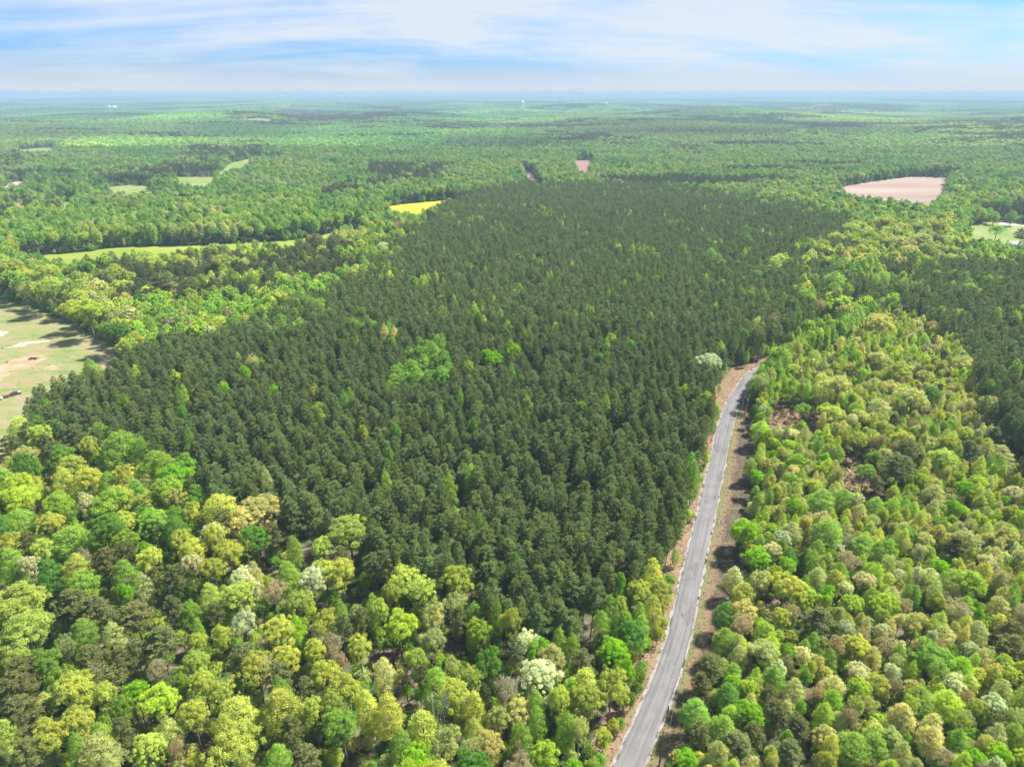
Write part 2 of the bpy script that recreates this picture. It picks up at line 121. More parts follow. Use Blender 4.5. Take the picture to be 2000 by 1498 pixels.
CROWNS = [(-80.4,153,3.2,14.3,'W'),(-80.4,140.2,2.8,14,'W'),(-66.3,134.4,3.3,14.3,'W'),(-62.1,131.7,2,13.6,'W'),(-47.7,132.5,3.1,14.2,'W'),(-121.3,139.5,2.5,13.9,'W'),(-59.4,119.8,3.1,14.2,'W'),(-56.7,130.1,3,14.2,'P'),(-73.2,105.5,2.1,13.6,'P'),(-39.1,112.6,2.5,13.9,'P'),(-60.9,88,1.5,13.3,'P'),(-110.3,143.9,2,13.6,'P'),(-86.3,104.9,1.3,13.2,'P'),(-64.1,137.5,2,13.6,'T'),(-73.5,159.2,5.1,15.3,'T'),(-89.5,133.6,2,13.6,'T'),(-87.4,150.3,3.2,14.2,'Y'),(-92.1,142.4,3.3,14.3,'Y'),(-82.1,145.3,4.2,14.8,'Y'),(-73.1,144.6,4,14.7,'Y'),(-74.5,138.3,3.4,14.4,'Y'),(-121.9,146.6,2.9,14.1,'Y'),(-109.4,139.6,3.2,14.3,'Y'),(-106.9,156.7,4.3,14.8,'Y'),(-126.3,156.6,4,14.7,'Y'),(-112,123.6,6.3,15.9,'Y'),(-106,115.5,5.8,15.7,'Y'),(-71.3,129.4,2.6,13.9,'Y'),(-63.4,127.9,4.3,14.9,'Y'),(-49.3,125.5,3.8,14.6,'Y'),(-46.5,137.7,3.4,14.4,'Y'),(-50.3,116.3,4.2,14.8,'Y'),(-67.8,113.5,2.2,13.7,'Y'),(-64,115,2.2,13.7,'Y'),(-52.4,106.2,3.8,14.6,'Y'),(-47.2,108.4,3.4,14.4,'Y'),(-66,107.9,2.8,14.1,'Y'),(-62.4,102.5,2.7,14,'Y'),(-57.3,100,2.7,14,'Y'),(-60.9,95.2,3,14.1,'Y'),(-85.9,100.6,4.3,14.9,'Y'),(-80.4,99.6,2.9,14.1,'Y'),(-82.2,93.7,3.1,14.2,'Y'),(-85.9,90.4,3.4,14.3,'Y'),(-44.6,96.9,4,14.7,'Y'),(-38.5,104.7,3,14.1,'Y'),(-53,95.7,3.5,14.4,'Y'),(-49.5,86.8,5.2,15.4,'Y'),(-65,87.2,3.3,14.3,'Y'),(-41.8,110.7,2.9,14.1,'Y'),(-94.1,91.3,2,13.6,'Y'),(-102.9,108.4,3,14.2,'Y'),(-132.2,148.8,3.1,14.2,'Y'),(-41.5,120.8,2.5,13.9,'Y'),(-54,92.4,2.1,13.6,'Y'),(-38.4,96.7,2.6,14,'Y'),(-74,100,2.7,14,'L'),(-91.7,129.9,2,13.6,'L'),(-48.1,118.6,2.2,13.7,'L'),(-95.1,145.7,2.1,13.7,'L'),(-68,98.1,3.9,14.6,'V'),(-95.7,137,3.2,14.2,'G'),(-102.4,131.5,4.4,14.9,'G'),(-102.3,149.6,3.6,14.5,'G'),(-111.7,149.5,2.9,14.1,'G'),(-69.7,118,1.6,13.4,'G'),(-94.8,116.2,3.4,14.4,'G'),(-75.4,96.3,2.6,13.9,'G'),(-91.7,103.8,2.8,14,'G'),(-66.6,102.8,1.7,13.4,'G'),(-46,101.1,2.2,13.7,'G'),(-57.1,147.9,2.2,13.7,'G'),(-41.9,86,2.4,13.8,'G'),(-55.1,137,3.2,14.2,'G'),(-33.2,92.8,2.6,13.9,'G'),(-97.3,107.9,3,14.2,'G'),(-126.9,141.1,3.7,14.5,'G'),(-76.2,90.3,2.5,13.9,'G'),(-79.7,88.7,1.8,13.5,'G'),(-73.5,122.5,2.5,13.9,'G'),(-67.9,149.8,4.6,15,'B'),(-114.9,137,3.2,14.2,'B'),(-88,116.6,2.4,13.8,'E'),(-95.9,113,2.2,13.7,'E'),(-74.3,86.6,3.9,14.7,'E'),(-71.1,84.3,1.9,13.6,'E'),(-64.3,92,1.9,13.5,'E'),(-99.6,145.1,3.1,14.2,'D'),(-103.3,141.7,3.7,14.5,'D'),(-88.3,136.2,2.3,13.7,'D'),(-83.7,136.3,3.2,14.2,'D'),(-101.5,124.5,4.6,15,'D'),(-95.4,123.2,3.8,14.6,'D'),(-85.3,121.6,4.1,14.8,'D'),(-78.5,124.2,2.7,14,'D'),(-67.9,123,2.5,13.9,'D'),(-75.6,113.3,3.9,14.7,'D'),(-80.3,111.7,2.9,14.1,'D'),(-81.6,108.8,2.9,14.1,'D'),(-89,109.3,3.1,14.2,'D'),(-64.8,152.6,3.2,14.3,'D'),(-100,106.2,3.8,14.6,'D'),(-98.5,101.4,4,14.7,'D'),(-82.2,103.5,3.3,14.3,'D'),(-93.5,95,4,14.7,'D'),(-87,86.8,2.9,14.1,'D'),(-57.1,109.3,3.1,14.2,'D'),(-47.8,104.7,3,14.1,'D'),(-41,101.1,2.2,13.7,'D'),(-43.6,114.6,2.6,13.9,'D'),(-41.2,91.7,2.5,13.9,'D'),(-36.6,85.4,2.8,14,'D'),(-79.7,158.2,3.5,14.4,'D'),(-128.2,149.5,2.7,14,'D'),(-72.8,92,2,13.6,'D'),(-89.7,119.8,2.7,14,'D'),(-102.3,123,2.5,13.9,'D'),(-69.1,101.5,1.8,13.5,'D'),(-42.9,151.4,5.6,15.6,'Y'),(-49.5,146.6,3.3,14.3,'Y'),(-42.1,135.8,4.3,14.8,'Y'),(-26.4,133.9,4.2,14.8,'Y'),(-21.4,129.6,4.3,14.9,'Y'),(-12.7,131.3,3.5,14.4,'Y'),(-28.2,129.4,2.6,13.9,'Y'),(-30.5,124.1,2.3,13.8,'Y'),(-32.3,112.2,3.1,14.2,'Y'),(-0.5,116.6,2.4,13.8,'Y'),(-8.7,103.8,2.6,13.9,'Y'),(-38.2,104.3,3.2,14.2,'Y'),(-32.4,101.2,2.7,14,'Y'),(-20,109.2,2.7,14,'Y'),(-23.8,96,3,14.1,'Y'),(-28.7,97.9,2.5,13.9,'Y'),(14.4,98,3.4,14.4,'Y'),(19.9,102.2,3.5,14.4,'Y'),(25.4,125.7,1.7,13.4,'Y'),(-41.4,111.1,2.1,13.7,'Y'),(-34.6,97.9,2.5,13.9,'Y'),(-42.6,117,2,13.6,'Y'),(-7,91.7,2.2,13.7,'Y'),(-7.3,97.5,2.3,13.8,'Y'),(-9.2,118.5,1.6,13.4,'Y'),(-7.1,115.7,3.4,14.4,'V'),(-24.9,118.3,3.9,14.6,'V'),(6.6,86.5,2.9,14.1,'V'),(6,111.7,3.1,14.2,'L'),(21.3,110.3,3.7,14.5,'L'),(23.4,105.5,2.4,13.8,'L'),(-17.5,85.1,3.1,14.2,'L'),(10.5,83.3,1.8,13.5,'L'),(-17.8,122,3.1,14.2,'T'),(-16.9,113.7,3.3,14.3,'T'),(-26.6,106.4,2.4,13.8,'T'),(8.4,109.3,3.1,14.2,'T'),(-4.4,88.5,3,14.1,'T'),(2.8,112.7,3.5,14.4,'W'),(6,103.2,4.6,15,'W'),(-48.6,133.8,3.6,14.5,'W'),(-3,94.3,2.3,13.7,'E'),(12.5,92,2,13.6,'E'),(-12.1,88.9,3.3,14.3,'E'),(-7.4,87.4,2.6,13.9,'E'),(-12.4,107.3,1.9,13.5,'E'),(-38.8,112,2.1,13.7,'P'),(-36.1,108.2,1.7,13.4,'P'),(-5,107.9,3.4,14.4,'B'),(25.7,115.8,3.8,14.6,'B'),(-15.7,102.6,3.1,14.2,'G'),(4.8,98.2,1.8,13.5,'G'),(4.7,94.3,1.9,13.5,'G'),(10.4,93.1,2.1,13.6,'G'),(-31.7,92.6,3.8,14.6,'G'),(-20.4,88.8,2.3,13.8,'G'),(10.2,114.9,1.8,13.5,'G'),(13.5,114.4,1.6,13.4,'G'),(22.6,125.2,2.3,13.8,'G'),(23,119.6,1.4,13.3,'G'),(28.2,119.2,2.2,13.7,'G'),(-9.3,154.6,1.4,13.3,'G'),(1.5,135.4,1.3,13.2,'G'),(-39.3,123.5,1.9,13.5,'G'),(25.6,129.8,1.3,13.2,'G'),(20,119.7,2.3,13.7,'G'),(25.4,120.7,1.9,13.5,'G'),(29.2,122.9,1.9,13.5,'G'),(1.5,90.2,2.2,13.7,'G'),(-33.2,126.3,1.7,13.4,'G'),(-3.5,118.5,1.3,13.2,'G'),(-34.9,139.7,3.4,14.4,'D'),(-11.9,120.8,2.5,13.9,'D'),(-37.8,118.7,2.4,13.8,'D'),(-34.2,121.3,2.3,13.8,'D'),(14.7,107.9,2.8,14.1,'D'),(1.1,86.3,2,13.6,'D'),(-43.8,143,2.6,13.9,'D'),(-5.8,99.8,1.8,13.5,'D'),(-18,104.6,2,13.6,'D'),(19.2,113.5,2.2,13.7,'D'),(65.2,156.6,3.9,10.7,'L'),(64.1,146.6,3.5,10.4,'L'),(46.7,97.5,3.2,10.3,'L'),(64.3,101.3,2.4,9.8,'L'),(95.7,110.4,2.6,9.9,'L'),(110.3,143.1,2.6,9.9,'L'),(76.9,133.7,2.2,9.7,'L'),(60.4,113.7,1.3,9.2,'L'),(32.1,88,2.2,9.7,'L'),(90.1,88.9,2.4,9.8,'L'),(85,88.4,2,9.6,'L'),(70.7,144,2.6,9.9,'L'),(57.6,121.2,2.5,9.9,'V'),(112.3,134.7,4.1,10.7,'V'),(88.8,128.8,3.4,10.4,'V'),(70.5,131.7,3.5,10.4,'V'),(64.4,161.3,3.1,10.2,'V'),(87.4,100.9,2.9,10.1,'V'),(90.3,128.7,2.6,9.9,'V'),(71.5,104.4,2.7,10,'V'),(80.9,129.4,2.6,9.9,'V'),(74.1,155.5,2.7,10,'W'),(88.2,137.6,3,10.2,'W'),(89.1,165.2,2.5,9.9,'W'),(69.6,150,2.6,10,'W'),(82.6,135.1,1.9,9.5,'W'),(123.5,145.6,2.6,9.9,'W'),(76.2,121.2,2.3,9.7,'W'),(84.3,120.5,2,9.6,'W'),(80.4,108.6,1.9,9.5,'W'),(91.3,106,2.5,9.9,'W'),(95.7,100.3,2.4,9.8,'W'),(72.9,108.2,2.8,10,'W'),(105.4,139.1,2.8,10,'E'),(135.9,156.4,3,10.2,'E'),(106,120.6,2.5,9.9,'E'),(71.5,100.7,2,9.6,'E'),(100.8,104.3,2,9.6,'E'),(89,97.3,1.7,9.4,'E'),(77.4,139.9,2.5,9.9,'E'),(71.9,92.7,2.1,9.6,'E'),(99.3,97.8,1.9,9.6,'E'),(58.3,104.8,2,9.6,'E'),(94.9,156.3,1.8,9.5,'E'),(78,159.3,2.8,10,'T'),(62.5,138.4,3,10.2,'T'),(54.9,127.4,3.1,10.2,'T'),(54.9,113.4,3.6,10.5,'T'),(66.5,105.4,2.5,9.9,'T'),(76.9,97.9,2.6,9.9,'T'),(79.6,92.8,2.5,9.9,'T'),(59.1,92.8,2.5,9.9,'T'),(127.8,148.2,2.3,9.8,'T'),(49.8,113.7,1.9,9.6,'T'),(81.7,103.9,2.5,9.9,'T'),(112.4,154.5,2.7,10,'T'),(43.9,92.2,1.3,9.2,'T'),(122.4,152.9,3.9,10.6,'T'),(116.4,129.3,2.4,9.8,'T'),(93.1,123.2,2.8,10,'T'),(97.1,118.7,2.7,10,'T'),(78.8,113.2,1.9,9.6,'T'),(56.3,139.9,2.5,9.9,'T'),(81.4,95.9,2.1,9.7,'T'),(66.9,132.6,4.5,11,'Y'),(75.9,115.7,3.2,10.2,'Y'),(75.4,105.5,2.7,10,'Y'),(92.4,100.2,2,9.6,'Y'),(56.9,133.8,2.7,10,'Y'),(96.2,121.2,2.5,9.9,'Y'),(82.3,146.4,2,9.6,'Y'),(105,108,1.9,9.5,'Y'),(102.7,130.7,2.1,9.7,'Y'),(103.6,126.5,1.8,9.5,'Y'),(104.5,126.7,3.1,10.2,'P'),(87.8,145.7,3.2,10.2,'P'),(93.5,129.3,2.1,9.7,'P'),(78.3,118.7,2.2,9.7,'P'),(62.3,103.2,1.8,9.5,'P'),(78.9,104.8,1.8,9.5,'P'),(53.4,122.6,2.8,10,'P'),(123.9,139.8,2.2,9.7,'P'),(83,116.2,2.2,9.7,'P'),(90.2,116.1,1.9,9.6,'P'),(50.1,127.3,2.5,9.9,'B'),(44,103.3,2.5,9.9,'B'),(73.3,148.2,2.3,9.8,'B'),(47.6,118.7,2.7,10,'G'),(36.3,98.9,3,10.2,'G'),(40.4,95.1,2.8,10,'G'),(83.8,141.5,2.5,9.9,'G'),(99.6,150.1,3.5,10.4,'G'),(87.1,156.6,4.2,10.8,'G'),(108.9,157.4,3,10.2,'G'),(88.3,110.7,4.5,11,'G'),(82.2,101.9,3.1,10.2,'G'),(55.1,107.6,2.3,9.8,'G'),(63.7,91.1,3.1,10.2,'G'),(64.5,116.1,1.5,9.3,'G'),(94.9,152.8,3.3,10.3,'G'),(68.1,91.4,2.3,9.8,'G'),(68.8,112.6,1.9,9.5,'G'),(84.7,114.3,1.7,9.4,'G'),(87.7,132.2,2.1,9.7,'G'),(120.3,130,1.8,9.5,'G'),(84.6,92.7,1.9,9.5,'G'),(120.8,162.2,2.8,10,'G'),(82.4,151.7,2.1,9.6,'G'),(42.6,110.4,3.1,10.2,'D'),(39.2,105.4,2.5,9.9,'D'),(70.3,122.7,3.8,10.6,'D'),(35.8,93.7,2.3,9.8,'D'),(42,91.1,3.1,10.2,'D'),(52.4,98.9,2.8,10.1,'D'),(55,95.1,2.8,10,'D'),(109.7,115.2,3.4,10.4,'D'),(113.9,121.3,2.8,10,'D'),(51.4,89.8,2.7,10,'D'),(119.2,151,3.5,10.4,'D'),(46.7,93.7,2.3,9.8,'D'),(94.3,96.4,1.9,9.6,'D'),(52.3,103.2,1.8,9.5,'D'),(83.8,272.5,5,11.2,'W'),(140.7,311.1,4.2,10.8,'W'),(134,303.3,1.8,9.5,'W'),(122,246,1.9,9.6,'W'),(128.3,293.8,2,9.6,'W'),(100.2,216.8,2.8,10,'W'),(126.8,258.5,2.4,9.8,'W'),(152.5,177.8,3.2,10.3,'W'),(152.5,264.2,2.4,9.8,'W'),(126.9,175.9,3.8,10.6,'E'),(162.5,191.7,3.1,10.2,'E'),(100.5,202.2,2,9.6,'E'),(123.1,264.3,2.8,10.1,'E'),(116.1,282.5,1.7,9.4,'E'),(152.5,225.3,2.1,9.7,'E'),(121,192.8,2.5,9.9,'E'),(189.6,412.8,4.2,10.8,'E'),(158.6,308.4,2.8,10,'P'),(227.6,374.3,4.4,10.9,'P'),(168,360.3,2.7,10,'P'),(130.8,326.8,2,9.6,'P'),(183.3,260.4,2.4,9.8,'P'),(218.8,335.7,4,10.7,'P'),(147.9,225.3,2.1,9.7,'P'),(149.6,313.4,2.4,9.8,'P'),(166,305.8,2.3,9.8,'P'),(123.5,327,3.2,10.2,'T'),(128.7,246.6,6.5,12.1,'T'),(153.4,239.8,5.6,11.6,'T'),(174.6,266.4,4.1,10.7,'T'),(163.4,285.2,4.8,11.1,'T'),(198.4,280.8,4.7,11.1,'T'),(174.6,249.7,3.5,10.4,'T'),(182.8,238,4.5,11,'T'),(130.3,230,3.6,10.5,'T'),(140.1,236.4,4.4,10.9,'T'),(193.5,256.9,3.6,10.5,'T'),(110.7,276.2,2.1,9.7,'T'),(185.4,330.3,6.4,12,'T'),(178,241.1,3.4,10.4,'T'),(220.5,321.5,3.4,10.4,'T'),(221.9,313.6,3.3,10.3,'T'),(241.8,412.8,3.6,10.5,'T'),(118.3,222.4,2.5,9.9,'T'),(164.9,202.5,3.6,10.5,'T'),(83.3,196.3,2.5,9.9,'T'),(155.6,258.7,3.6,10.5,'T'),(164.3,268.6,5.3,11.4,'Y'),(131.5,266.4,3.7,10.5,'Y'),(143.6,282.7,2.6,9.9,'Y'),(150.4,207.6,4,10.7,'Y'),(162.6,218.2,2.8,10,'Y'),(137.2,212.8,3.7,10.6,'Y'),(121.6,211.5,3.7,10.5,'Y'),(140.9,196.6,4.4,10.9,'Y'),(100,180.8,2.4,9.8,'Y'),(72.9,233,2.9,10.1,'Y'),(133.8,219.7,3.8,10.6,'Y'),(119.6,230.1,4.3,10.9,'Y'),(239,351,4.7,11.1,'Y'),(122.4,276.5,3.8,10.6,'Y'),(86.3,196.3,2.5,9.9,'Y'),(93.9,181.9,3,10.1,'Y'),(185,280.5,2.6,9.9,'Y'),(196.8,341.5,3,10.2,'Y'),(127.9,215.4,2.7,10,'Y'),(78.6,196.2,2.2,9.7,'Y'),(89.8,221.1,3.5,10.4,'V'),(96.2,208.7,2.7,10,'V'),(100.2,191.6,2.5,9.9,'V'),(129.4,186.1,2.7,10,'V'),(146.1,184,3,10.2,'V'),(138.1,294,3.3,10.3,'V'),(134.2,258.8,4,10.7,'V'),(285.3,454.3,5.2,11.4,'V'),(164.4,363.8,3.2,10.3,'V'),(120.9,237.8,3.3,10.3,'V'),(94.4,197.6,3.5,10.4,'L'),(139.7,180.9,3.3,10.3,'L'),(83.2,170.1,3.4,10.4,'L'),(87.8,202.2,2,9.6,'L'),(77.7,188.3,2.5,9.9,'L'),(92,207.2,1.7,9.4,'L'),(129.9,170,3.1,10.2,'L'),(197.8,409.1,7.1,12.4,'G'),(235.5,425.9,4.9,11.2,'G'),(249.7,421.3,3.7,10.5,'G'),(281.4,408.8,5.3,11.4,'G'),(110.5,308.3,2.3,9.8,'G'),(129.2,300.9,2.3,9.7,'G'),(116.2,276.3,2.5,9.9,'G'),(110.3,266.2,2.5,9.8,'G'),(114.3,256.7,2.4,9.8,'G'),(112,237.8,3.3,10.3,'G'),(181,294,3.6,10.5,'G'),(202.4,316.2,3.3,10.3,'G'),(171.6,276.3,2.5,9.9,'G'),(210.5,274.2,2.5,9.9,'G'),(81.8,198.6,2.2,9.7,'G'),(88.3,186.2,3.3,10.3,'G'),(130.4,197.4,1.9,9.6,'G'),(92.3,173,4,10.7,'G'),(110.6,204.8,2.6,9.9,'G'),(55.9,187.1,2.1,9.7,'G'),(53.9,176.6,2,9.6,'G'),(113.5,190.6,3.4,10.4,'G'),(99.5,174.9,3.5,10.4,'G'),(104.6,258.5,2.4,9.8,'G'),(122.5,287,2.2,9.7,'G'),(120.8,291.5,2.2,9.7,'G'),(153.5,421.3,3.7,10.5,'G'),(140.9,392.4,2.3,9.8,'G'),(226.1,448.9,2.3,9.7,'G'),(149,341.3,2,9.6,'G'),(213.1,363.7,2.7,10,'G'),(218.4,357.1,3.2,10.2,'G'),(169.1,329.6,2,9.6,'G'),(122.1,201.1,2.6,9.9,'G'),(107.8,171.9,3.1,10.2,'G'),(167.5,249.7,3.9,10.6,'B'),(145.1,276.2,2.1,9.7,'B'),(93.4,237.6,1.9,9.5,'B'),(147.3,274.4,3.8,10.6,'D'),(142.2,228.4,3.2,10.3,'D'),(134.3,203.8,4.3,10.8,'D'),(154.1,202.6,4.2,10.8,'D'),(123.2,189.8,5.2,11.4,'D'),(178.7,276.4,3.4,10.4,'D'),(144.3,287.2,3.5,10.4,'D'),(162.2,237.7,2.6,9.9,'D'),(156.5,220.9,2.1,9.7,'D'),(114.2,185,2.7,10,'D'),(135.8,198.7,2.9,10.1,'D'),(199.1,294,3.6,10.5,'D'),(171.7,215.5,3.4,10.4,'D'),(-36.2,288.6,3.5,15.9,'G'),(-42.4,293.2,2.6,15.5,'G'),(-32.1,295.5,2.2,15.2,'G'),(-38.1,270.9,2.9,15.6,'G'),(-41.3,260.8,3.2,15.8,'G'),(-47.7,258.9,3.6,16,'G'),(-29.7,270.9,2.9,15.6,'G'),(-32.9,251.2,2.3,15.3,'G'),(-27.5,254.9,2.3,15.3,'G'),(-46.8,283.8,2.1,15.2,'G'),(-17.3,431.5,2.2,15.2,'G'),(-36.8,345.8,3.1,15.7,'G'),(-23.7,318.8,1.3,14.7,'G'),(-61.3,233.9,2.2,15.2,'G'),(-39,203.4,1.9,15.1,'G'),(-13.4,207.3,1.6,14.9,'G'),(-74.7,318.9,2.4,15.3,'G'),(-69.9,321.8,2.9,15.6,'G'),(-74,333.3,2.5,15.4,'G'),(-60.6,318.9,2.4,15.3,'G'),(-16.3,330.3,2,15.1,'G'),(5,467.2,1.7,14.9,'G'),(91.2,404.5,1.8,15,'G'),(77.5,413.2,2.4,15.3,'G'),(-25.7,221.3,1.3,14.7,'G'),(-78,339.4,2,15.1,'G'),(-81.5,417.6,1.8,15,'G'),(-62.6,230.6,1.8,15,'G'),(-38.4,188.7,1.5,14.8,'G'),(-19.4,232.1,1.3,14.7,'G'),(-8.5,275.3,4.6,16.5,'L'),(0,282.9,3.8,16.1,'L'),(-10.9,277.2,2.5,15.4,'L'),(-60.7,306.8,2.3,15.3,'T'),(-55.9,306.1,2.3,15.3,'T'),(39.1,446.2,1.9,15.1,'Y'),(-49.4,204.6,1.6,14.9,'Y'),(-176.6,301,5.9,17.2,'Y'),(-289,418.6,8.4,18.6,'Y'),(-267.2,385.3,8.5,18.7,'Y'),(-235.6,352.9,6.7,17.7,'Y'),(-242.1,418.3,6.6,17.6,'Y'),(-82,162.9,5.4,17,'Y'),(-321.8,432.4,8.5,18.7,'Y'),(-255.1,432.2,6.8,17.8,'Y'),(-246.6,388.7,5.1,16.8,'Y'),(-247.2,377.3,5.5,17,'Y'),(-236,380.7,3.3,15.8,'Y'),(-310.7,427.4,6.2,17.4,'Y'),(-89.6,161.6,2.7,15.5,'Y'),(-249.3,462.7,7.9,18.4,'Y'),(-227.3,462.5,6.6,17.6,'Y'),(-191.8,447.1,8.3,18.6,'Y'),(-144.9,418.2,6,17.3,'Y'),(-166,427.2,4.9,16.7,'Y'),(-219.7,340.3,8,18.4,'V'),(-141,166.6,5.5,17,'V'),(-128.6,163.6,4.1,16.2,'V'),(-147,176.2,4.3,16.4,'V'),(-70.4,162.9,5.1,16.8,'T'),(-217.7,373.4,4.4,16.4,'T'),(-72.7,175.3,1.7,14.9,'T'),(-102.1,178.5,5.8,17.2,'L'),(-106.5,270.8,2.5,15.4,'L'),(-109.7,260.7,2.4,15.3,'L'),(-113.5,245.7,2.1,15.1,'L'),(-91.6,238.8,2,15.1,'L'),(-290.6,396.5,4,16.2,'E'),(-111.8,273,2.9,15.6,'E'),(-218.6,467.6,4,16.2,'E'),(-122.1,166.1,2.5,15.4,'W'),(-125.9,193.1,7.4,18.1,'G'),(-179.7,270.9,3.3,15.8,'G'),(-112.2,188.1,4.9,16.7,'G'),(-141.2,207.7,4.6,16.5,'G'),(-102.2,185.6,3.6,16,'G'),(-117.5,219.8,1.4,14.8,'G'),(-125,233.7,1.3,14.7,'G'),(-107.2,200.8,1.6,14.9,'G'),(-200,342.9,4.5,16.5,'G'),(-172.3,352.7,5.7,17.1,'G'),(-178.8,333.8,5.4,17,'G'),(-183.2,327.9,5.3,16.9,'G'),(-153.8,330.5,3.4,15.9,'G'),(-138.7,322,4.3,16.4,'G'),(-118.5,333.6,3.9,16.2,'G'),(-110.9,359.1,3.7,16,'G'),(-105,362.5,3.2,15.8,'G'),(-196.8,316.7,6.1,17.4,'G'),(-182.9,352.3,3.1,15.7,'G'),(-137.3,342.7,3.5,15.9,'G'),(-151.5,366.3,5.4,16.9,'G'),(-110.3,172.1,3.7,16,'G'),(-157.7,211.4,2,15.1,'G'),(-146.8,170.9,2.8,15.5,'G'),(-120.9,176,3.5,15.9,'G'),(-138.5,186.5,1.8,15,'G'),(-109.9,297.8,1.3,14.7,'G'),(-154.9,187.9,3.6,16,'B'),(-191.9,314.1,6.5,17.6,'B'),(-167.2,215.7,3.1,15.7,'B'),(-300.2,441.7,5.7,17.1,'D'),(-285,432,5.6,17.1,'D'),(-250.6,409.7,7.7,18.2,'D'),(-221.9,369.8,4.9,16.7,'D'),(-206.6,393.2,8.5,18.7,'D'),(-191.5,397,6.9,17.8,'D'),(-148,327.2,2.9,15.6,'D'),(-147.9,195.1,4.7,16.6,'D'),(-165.8,208.9,3.3,15.8,'D'),(-167.2,201.1,3.5,15.9,'D'),(-146.6,202.3,3.5,15.9,'D'),(-274.7,377.1,4.4,16.4,'D'),(-255.1,373.4,4.4,16.4,'D'),(-97.1,514,5.4,17,'W'),(-109.7,571.3,2.8,15.5,'W'),(-123.3,571.5,4.1,16.3,'Y'),(-95.8,485.4,4,16.2,'Y'),(-113.6,439.2,2.9,15.6,'Y'),(-141.5,581,6.1,17.3,'G'),(-103.3,479,5.1,16.8,'G'),(-111.3,472.3,3.9,16.1,'G'),(-83,492.4,5.2,16.9,'G'),(-56,642.5,4.1,16.3,'G'),(-121.8,459.7,3.4,15.9,'G'),(-138.9,425.4,2.1,15.2,'P'),(-116.6,636.8,3.6,16,'D'),(-146.4,514.5,8.3,18.6,'D'),(-138.4,525.7,6.8,17.7,'D'),(-151.6,499.6,6.5,17.6,'D'),(-128.1,521.7,5.9,17.2,'D'),(-131.8,466.2,5.3,16.9,'D'),(-140.7,448.1,5.5,17,'D'),(451.4,685.6,5.8,12.2,'G'),(462.7,685.6,5.5,12,'G'),(472.4,688.8,5.3,11.9,'G'),(472.5,678.9,4.6,11.5,'G'),(485.3,672.6,5.2,11.8,'G'),(407.3,577,6.5,12.5,'G'),(505.2,716.7,8.5,13.7,'B'),(504,803.8,8.1,13.5,'B'),(420,565.3,6.3,12.5,'D'),(549.4,807.6,3.7,11.1,'D'),(531.7,840.5,7.1,12.9,'Y'),(552.5,769.4,4.5,11.5,'W'),(254.9,540.3,7,17.9,'Y'),(280.5,570,7.9,18.3,'Y'),(292.6,564.7,6.8,17.7,'Y'),(322.4,597.3,8.5,18.7,'Y'),(319.9,608.5,6.7,17.7,'Y'),(363.8,586,7.6,18.2,'Y'),(348.8,596.9,6,17.3,'Y'),(238.8,521.8,5.8,17.2,'Y'),(225.4,512.9,4.3,16.4,'Y'),(305.7,492.4,5.1,16.8,'Y'),(343,535.3,5,16.7,'Y'),(244.8,508.7,4.3,16.3,'Y'),(290.8,585.7,5.4,17,'Y'),(337.7,591.2,5.4,17,'Y'),(267,526.4,6.4,17.5,'Y'),(290.9,513.5,8.1,18.5,'T'),(309.2,517.9,8.5,18.7,'T'),(287.8,492.7,6.9,17.8,'T'),(341,564.7,6.3,17.4,'T'),(332.7,591.3,6.5,17.6,'T'),(213.9,484.7,5.9,17.2,'T'),(319.6,544.6,4,16.2,'T'),(294.7,530.7,4.9,16.7,'T'),(273.1,432.2,3.3,15.8,'V'),(290.4,492.1,3.2,15.8,'V'),(261.4,492.1,2.8,15.5,'V'),(268.6,389.9,6.3,17.5,'G'),(240.8,408.5,4.3,16.3,'G'),(188.7,389.9,6.3,17.5,'G'),(224.2,411.5,4.7,16.6,'G'),(320.9,559.6,6.2,17.4,'G'),(288.2,466,4.8,16.6,'G'),(304.1,665.8,5.5,17,'G'),(282.7,540.3,7.5,18.1,'G'),(332.4,632.3,3.2,15.8,'W'),(239.3,492,2.3,15.3,'W'),(-47,251.4,3.8,16.1,'G'),(-43,255.2,4,16.2,'G'),(-38,253,3.8,16.1,'G'),(-33.7,256.8,4,16.2,'G'),(-28.9,254.1,3.8,16.1,'G'),(-46.9,264,3.7,16,'G'),(-41.8,266.3,3.9,16.2,'G'),(-36.7,268.1,4,16.2,'G'),(-31.5,269.9,4.2,16.3,'G'),(-26.6,264,3.5,15.9,'G'),(-40.4,280.2,3.9,16.1,'G'),(-35.1,283.5,4.2,16.3,'G'),(-29.4,278.3,3.6,16,'G'),(-38.5,293.3,3.5,15.9,'G'),(-34,295.4,3.5,16,'G'),(-48.2,246.1,2.8,15.6,'G'),(140.9,466.1,4.9,16.7,'G'),(139.4,478.8,4.3,16.4,'G'),(142.6,456.8,3.7,16.1,'G'),(123.1,495.6,2.8,15.6,'G'),(125.4,481.9,2.7,15.5,'G'),(183.4,532.9,2.6,15.4,'G'),(149.6,447.6,2.2,15.2,'G'),(88.6,414,3.4,15.9,'G'),(-112.7,363.6,4,16.2,'G'),(-104.5,354,4.5,16.5,'G'),(-96.2,342.7,3.5,15.9,'G'),(-77.8,319,3,15.6,'G')]

